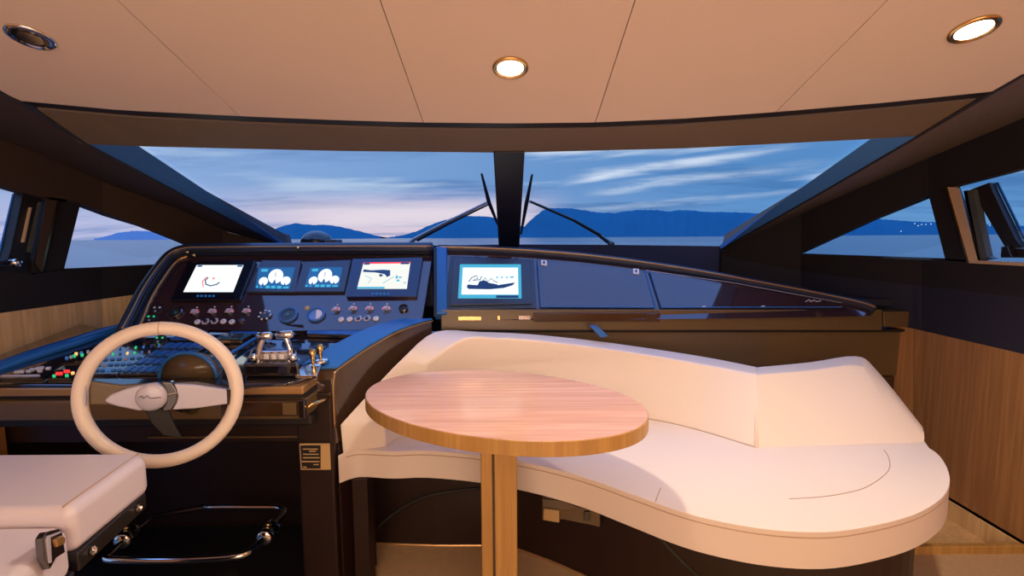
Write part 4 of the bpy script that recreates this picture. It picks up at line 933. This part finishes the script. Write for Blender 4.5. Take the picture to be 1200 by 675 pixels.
# ------------------------------------------------------------------ table
TZ = -.5
tb = thing('oval_table', 'oval oak table on a square post in front of the sofa', 'table', (0, 1.56, FLOOR))
tbl = [at_z(x, y, TZ) for x, y in [(425, 468), (434, 454), (460, 443), (500, 436.5), (550, 434.3), (600, 435.5), (650, 441), (700, 453), (738, 469), (757, 484), (760, 494), (750, 504), (725, 511.5), (680, 516), (620, 516.5), (560, 511.5), (500, 501), (455, 487), (432, 476.5)]]
# fit a true ellipse to the outline
cx = sum((max(p.x for p in tbl), min(p.x for p in tbl))) / 2; cy = sum((max(p.y for p in tbl), min(p.y for p in tbl))) / 2
import numpy as np
A = np.array([[p.x ** 2, p.x * p.y, p.y ** 2, p.x, p.y] for p in tbl]); co = np.linalg.lstsq(A, np.ones(len(tbl)), rcond=None)[0]
Mq = np.array([[co[0], co[1] / 2], [co[1] / 2, co[2]]]); cc_ = np.linalg.solve(-2 * Mq, np.array([co[3], co[4]]))
kk = 1 + cc_ @ Mq @ cc_; ev, V = np.linalg.eigh(Mq / kk)
ell = []
for k in range(96):
    a = 2 * math.pi * k / 96; v = cc_ + V[:, 0] * math.cos(a) / math.sqrt(ev[0]) + V[:, 1] * math.sin(a) / math.sqrt(ev[1]); ell.append(Vector((v[0], v[1], 0)))
print('TABLE', cc_, 1 / np.sqrt(ev))
m = MB(); m.loft([[p + Vector((0, 0, TZ - .041)) for p in ell], [p + Vector((0, 0, TZ - .001)) for p in ell]]); m.build('edge_band', 'oak_post', tb, bevel=.002)
cE = Vector((cc_[0], cc_[1], 0))
m = MB(); m.loft([[cE + (p - cE) * .996 + Vector((0, 0, TZ - .0008)) for p in ell], [cE + (p - cE) * .994 + Vector((0, 0, TZ + .0008)) for p in ell]]); m.build('tabletop', 'oak_top', tb)
lx0, lx1 = at_y(563.5, 580, 1.50).x, at_y(606, 580, 1.50).x
m = MB(); m.loft([[Wd(x, y, z) for x, y in ((lx0, 1.50), (lx1, 1.50), (lx1, 1.62), (lx0, 1.62))] for z in (FLOOR + .01, TZ - .042)]); m.build('post', 'oak_post', tb, bevel=.006)
m = MB(); m.loft([[Wd(x, y, z) for x, y in ((lx0 + .035, 1.496), (lx0 + .043, 1.496), (lx0 + .043, 1.505), (lx0 + .035, 1.505))] for z in (FLOOR + .02, TZ - .045)]); m.build('post_groove', 'brown_lacquer', tb)
m = MB(); m.box(((lx0 + lx1) / 2, 1.56, FLOOR + .006), (.3, .3, .012)); m.build('base_plate', 'satin_metal', tb, bevel=.003)

# ------------------------------------------------------------------ recessed ceiling spots
def spot(px, py, on, label):
    p = CP(px, py); r = .052 if px > 700 else .050; n = -CN
    q = thing('recessed_spotlight', label, 'ceiling light', p, None)
    m = MB(); m.lathe(p, n, [(r * .74, .0005), (r, .0005), (r * .98, .005), (r * .80, .007), (r * .74, .003)], 32); m.build('trim_ring', 'brass' if on else 'chrome', q, smooth=True)
    m = MB(); m.lathe(p, n, [(0, .0005), (r * .74, .0005), (r * .72, .003), (0, .004)], 28); m.build('lamp_lens', 'lamp_on' if on else 'black_gloss', q)
    if not on:
        m = MB(); m.lathe(p, n, [(r * .42, .0045), (r * .5, .0045), (r * .5, .006), (r * .42, .006)], 24); m.build('reflector', 'chrome', q)
    if on:
        L = bpy.data.lights.new('spot_beam', 'SPOT'); L.energy = on; L.color = (1, .78, .56); L.spot_size = math.radians(150); L.spot_blend = .8; L.shadow_soft_size = .035
        o = bpy.data.objects.new('spot_beam', L); COL.objects.link(o); o.parent = q; o.location = n * .02; o.rotation_euler = Vector((0, 0, -1)).rotation_difference(n).to_euler()
spot(598, 79, 34, 'lit recessed ceiling spotlight near the centre of the ceiling')
spot(1141, 34, 44, 'lit recessed ceiling spotlight at the upper right')
spot(36, 43, 0, 'unlit black recessed ceiling spotlight at the upper left')

# ------------------------------------------------------------------ dome compass on the dash top
bc = at_y(375, 291, 2.62)
cp_ = thing('dome_compass', 'black dome compass on the dash top behind the helm fascia', 'compass', bc)
m = MB(); m.box((bc.x, bc.y, bc.z + .012), (.26, .15, .03)); m.build('base', 'black_satin', cp_, bevel=.006)
m = MB(); R_ = .078; m.lathe(bc + Vector((-.015, 0, .026)), (0, 0, 1), [(R_ * math.cos(a) + .0001, R_ * .82 * math.sin(a)) for a in [math.pi / 2 * k / 10 for k in range(11)]], 28); m.build('dome', 'screen_black', cp_, smooth=True)
m = MB(); m.box((bc.x + .07, bc.y, bc.z + .035), (.06, .10, .02)); m.build('bracket', 'bezel_slate', cp_, bevel=.006)

# ------------------------------------------------------------------ wipers outside the windscreen
def gp(px, py, half, off=.03):
    a, b, c_ = (G['tcl'], G['bcl'], G['bl']) if half < 0 else (G['tcr'], G['br'], G['bcr'])
    n = (b - a).cross(c_ - a).normalized()
    if n.z < 0: n = -n
    return at_plane(px, py, a + n * off, n)
for half, arm, blade, lab in ((-1, [(474, 290), (486, 280), (520, 262), (571, 237)], [(564.5, 204), (573, 237), (585, 267)], 'black windscreen wiper left of the centre mullion'),
                              (1, [(716, 286), (700, 274), (670, 257), (621, 236)], [(623.5, 205), (617, 238), (610.5, 274)], 'black windscreen wiper right of the centre mullion')):
    q = thing('windscreen_wiper', lab, 'wiper', gp(*arm[0], half))
    m = MB(); m.tube([gp(x, y, half, .05) for x, y in arm], [.016, .012, .009, .007], 8); m.build('arm', 'satin_metal' if half < 0 else 'black_gloss', q)
    m = MB(); m.tube([gp(x + 3.5, y + 1.5, half, .045) for x, y in arm[1:]], [.009, .007, .005], 8); m.build('link_rod', 'black_satin', q)
    m = MB(); m.tube([gp(x, y, half, .035) for x, y in blade], [.005, .011, .006], 8); m.build('blade', 'rubber', q)
    m = MB(); m.lathe(gp(*arm[0], half, .03), (0, 0, 1), [(0, -.03), (.022, -.03), (.022, .01), (0, .02)], 14); m.build('pivot', 'black_satin', q)
# outer foredeck edge just below the glass
# ------------------------------------------------------------------ sea and mountains; distance haze is mixed into the mountain colours
m = MB(); m.add([(-30000, 6, -4.5), (30000, 6, -4.5), (30000, 30000, -4.5), (-30000, 30000, -4.5)], [(0, 1, 2, 3)]); o = m.build('sea', 'sea_water', kind='structure')
def ridge(name, pts, dist, mat, label, depth=900, seed=1):
    rnd = random.Random(seed); f = pl(pts); xs = []; x = pts[0][0]
    while x <= pts[-1][0]: xs.append(x); x += 2.5
    prof = [0, .35, .7, .92, 1.0, .8, .4, 0]
    rings = []
    for i, x in enumerate(xs):
        top = at_y(x, f(x) + rnd.uniform(-.4, .4), dist); h = max(top.z + 6, 1.0)
        col = []
        for k, pr in enumerate(prof):
            y = dist + (k - 4) * depth / 4; jit = rnd.uniform(-.04, .04) * h if 0 < k < 4 else 0
            col.append(Vector((top.x * (y / dist if k < 4 else 1), y, -6 + pr * h + jit)))
        rings.append(col)
    m = MB(); n = len(prof); vs = [p for r in rings for p in r]; fs = []
    for i in range(len(rings) - 1):
        for j in range(n - 1): fs.append((i * n + j, (i + 1) * n + j, (i + 1) * n + j + 1, i * n + j + 1))
    m.add(vs, fs); o = m.build(name, mat, smooth=True); o['kind'] = 'structure'; return o
ridge('hills', [(608, 276), (612, 268), (622, 258), (636, 246), (643, 244), (668, 244), (700, 249), (720, 249.5), (748, 246), (770, 246), (782, 248), (797, 246), (830, 248), (870, 249), (940, 252), (1000, 254), (1060, 259), (1140, 262), (1230, 266), (1330, 275)], 7000, 'mountain', '')
ridge('hills.001', [(452, 278.5), (470, 276), (488, 271), (503, 264), (520, 258.5), (534, 254), (545, 253), (575, 254), (600, 262), (640, 272), (660, 277)], 7600, 'mountain', '', seed=2)
ridge('hills.002', [(306, 277), (318, 270), (330, 265), (345, 261.5), (362, 263.5), (385, 263.5), (405, 267), (425, 272), (448, 278.5)], 6500, 'mountain', '', seed=3)
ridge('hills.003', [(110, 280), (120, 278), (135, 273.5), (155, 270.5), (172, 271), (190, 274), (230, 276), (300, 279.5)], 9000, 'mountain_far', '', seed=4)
# tiny shore lights on the starboard hill
hill_ = bpy.data.objects['hills']
for i, (x, y) in enumerate([(1072, 262), (1076, 264.5), (1080, 263), (1085, 263), (1091, 262.5), (1056, 271), (1160, 264), (1188, 262)]):
    p = at_y(x, y, 5300); m = MB(); m.lathe(p, (0, 0, 1), [(0, -4), (4, -4), (4, 4), (0, 4)], 8); m.build('shore_light', 'glow_white', hill_)
for k in list(bpy.data.objects):
    if '_o' in k: del k['_o']
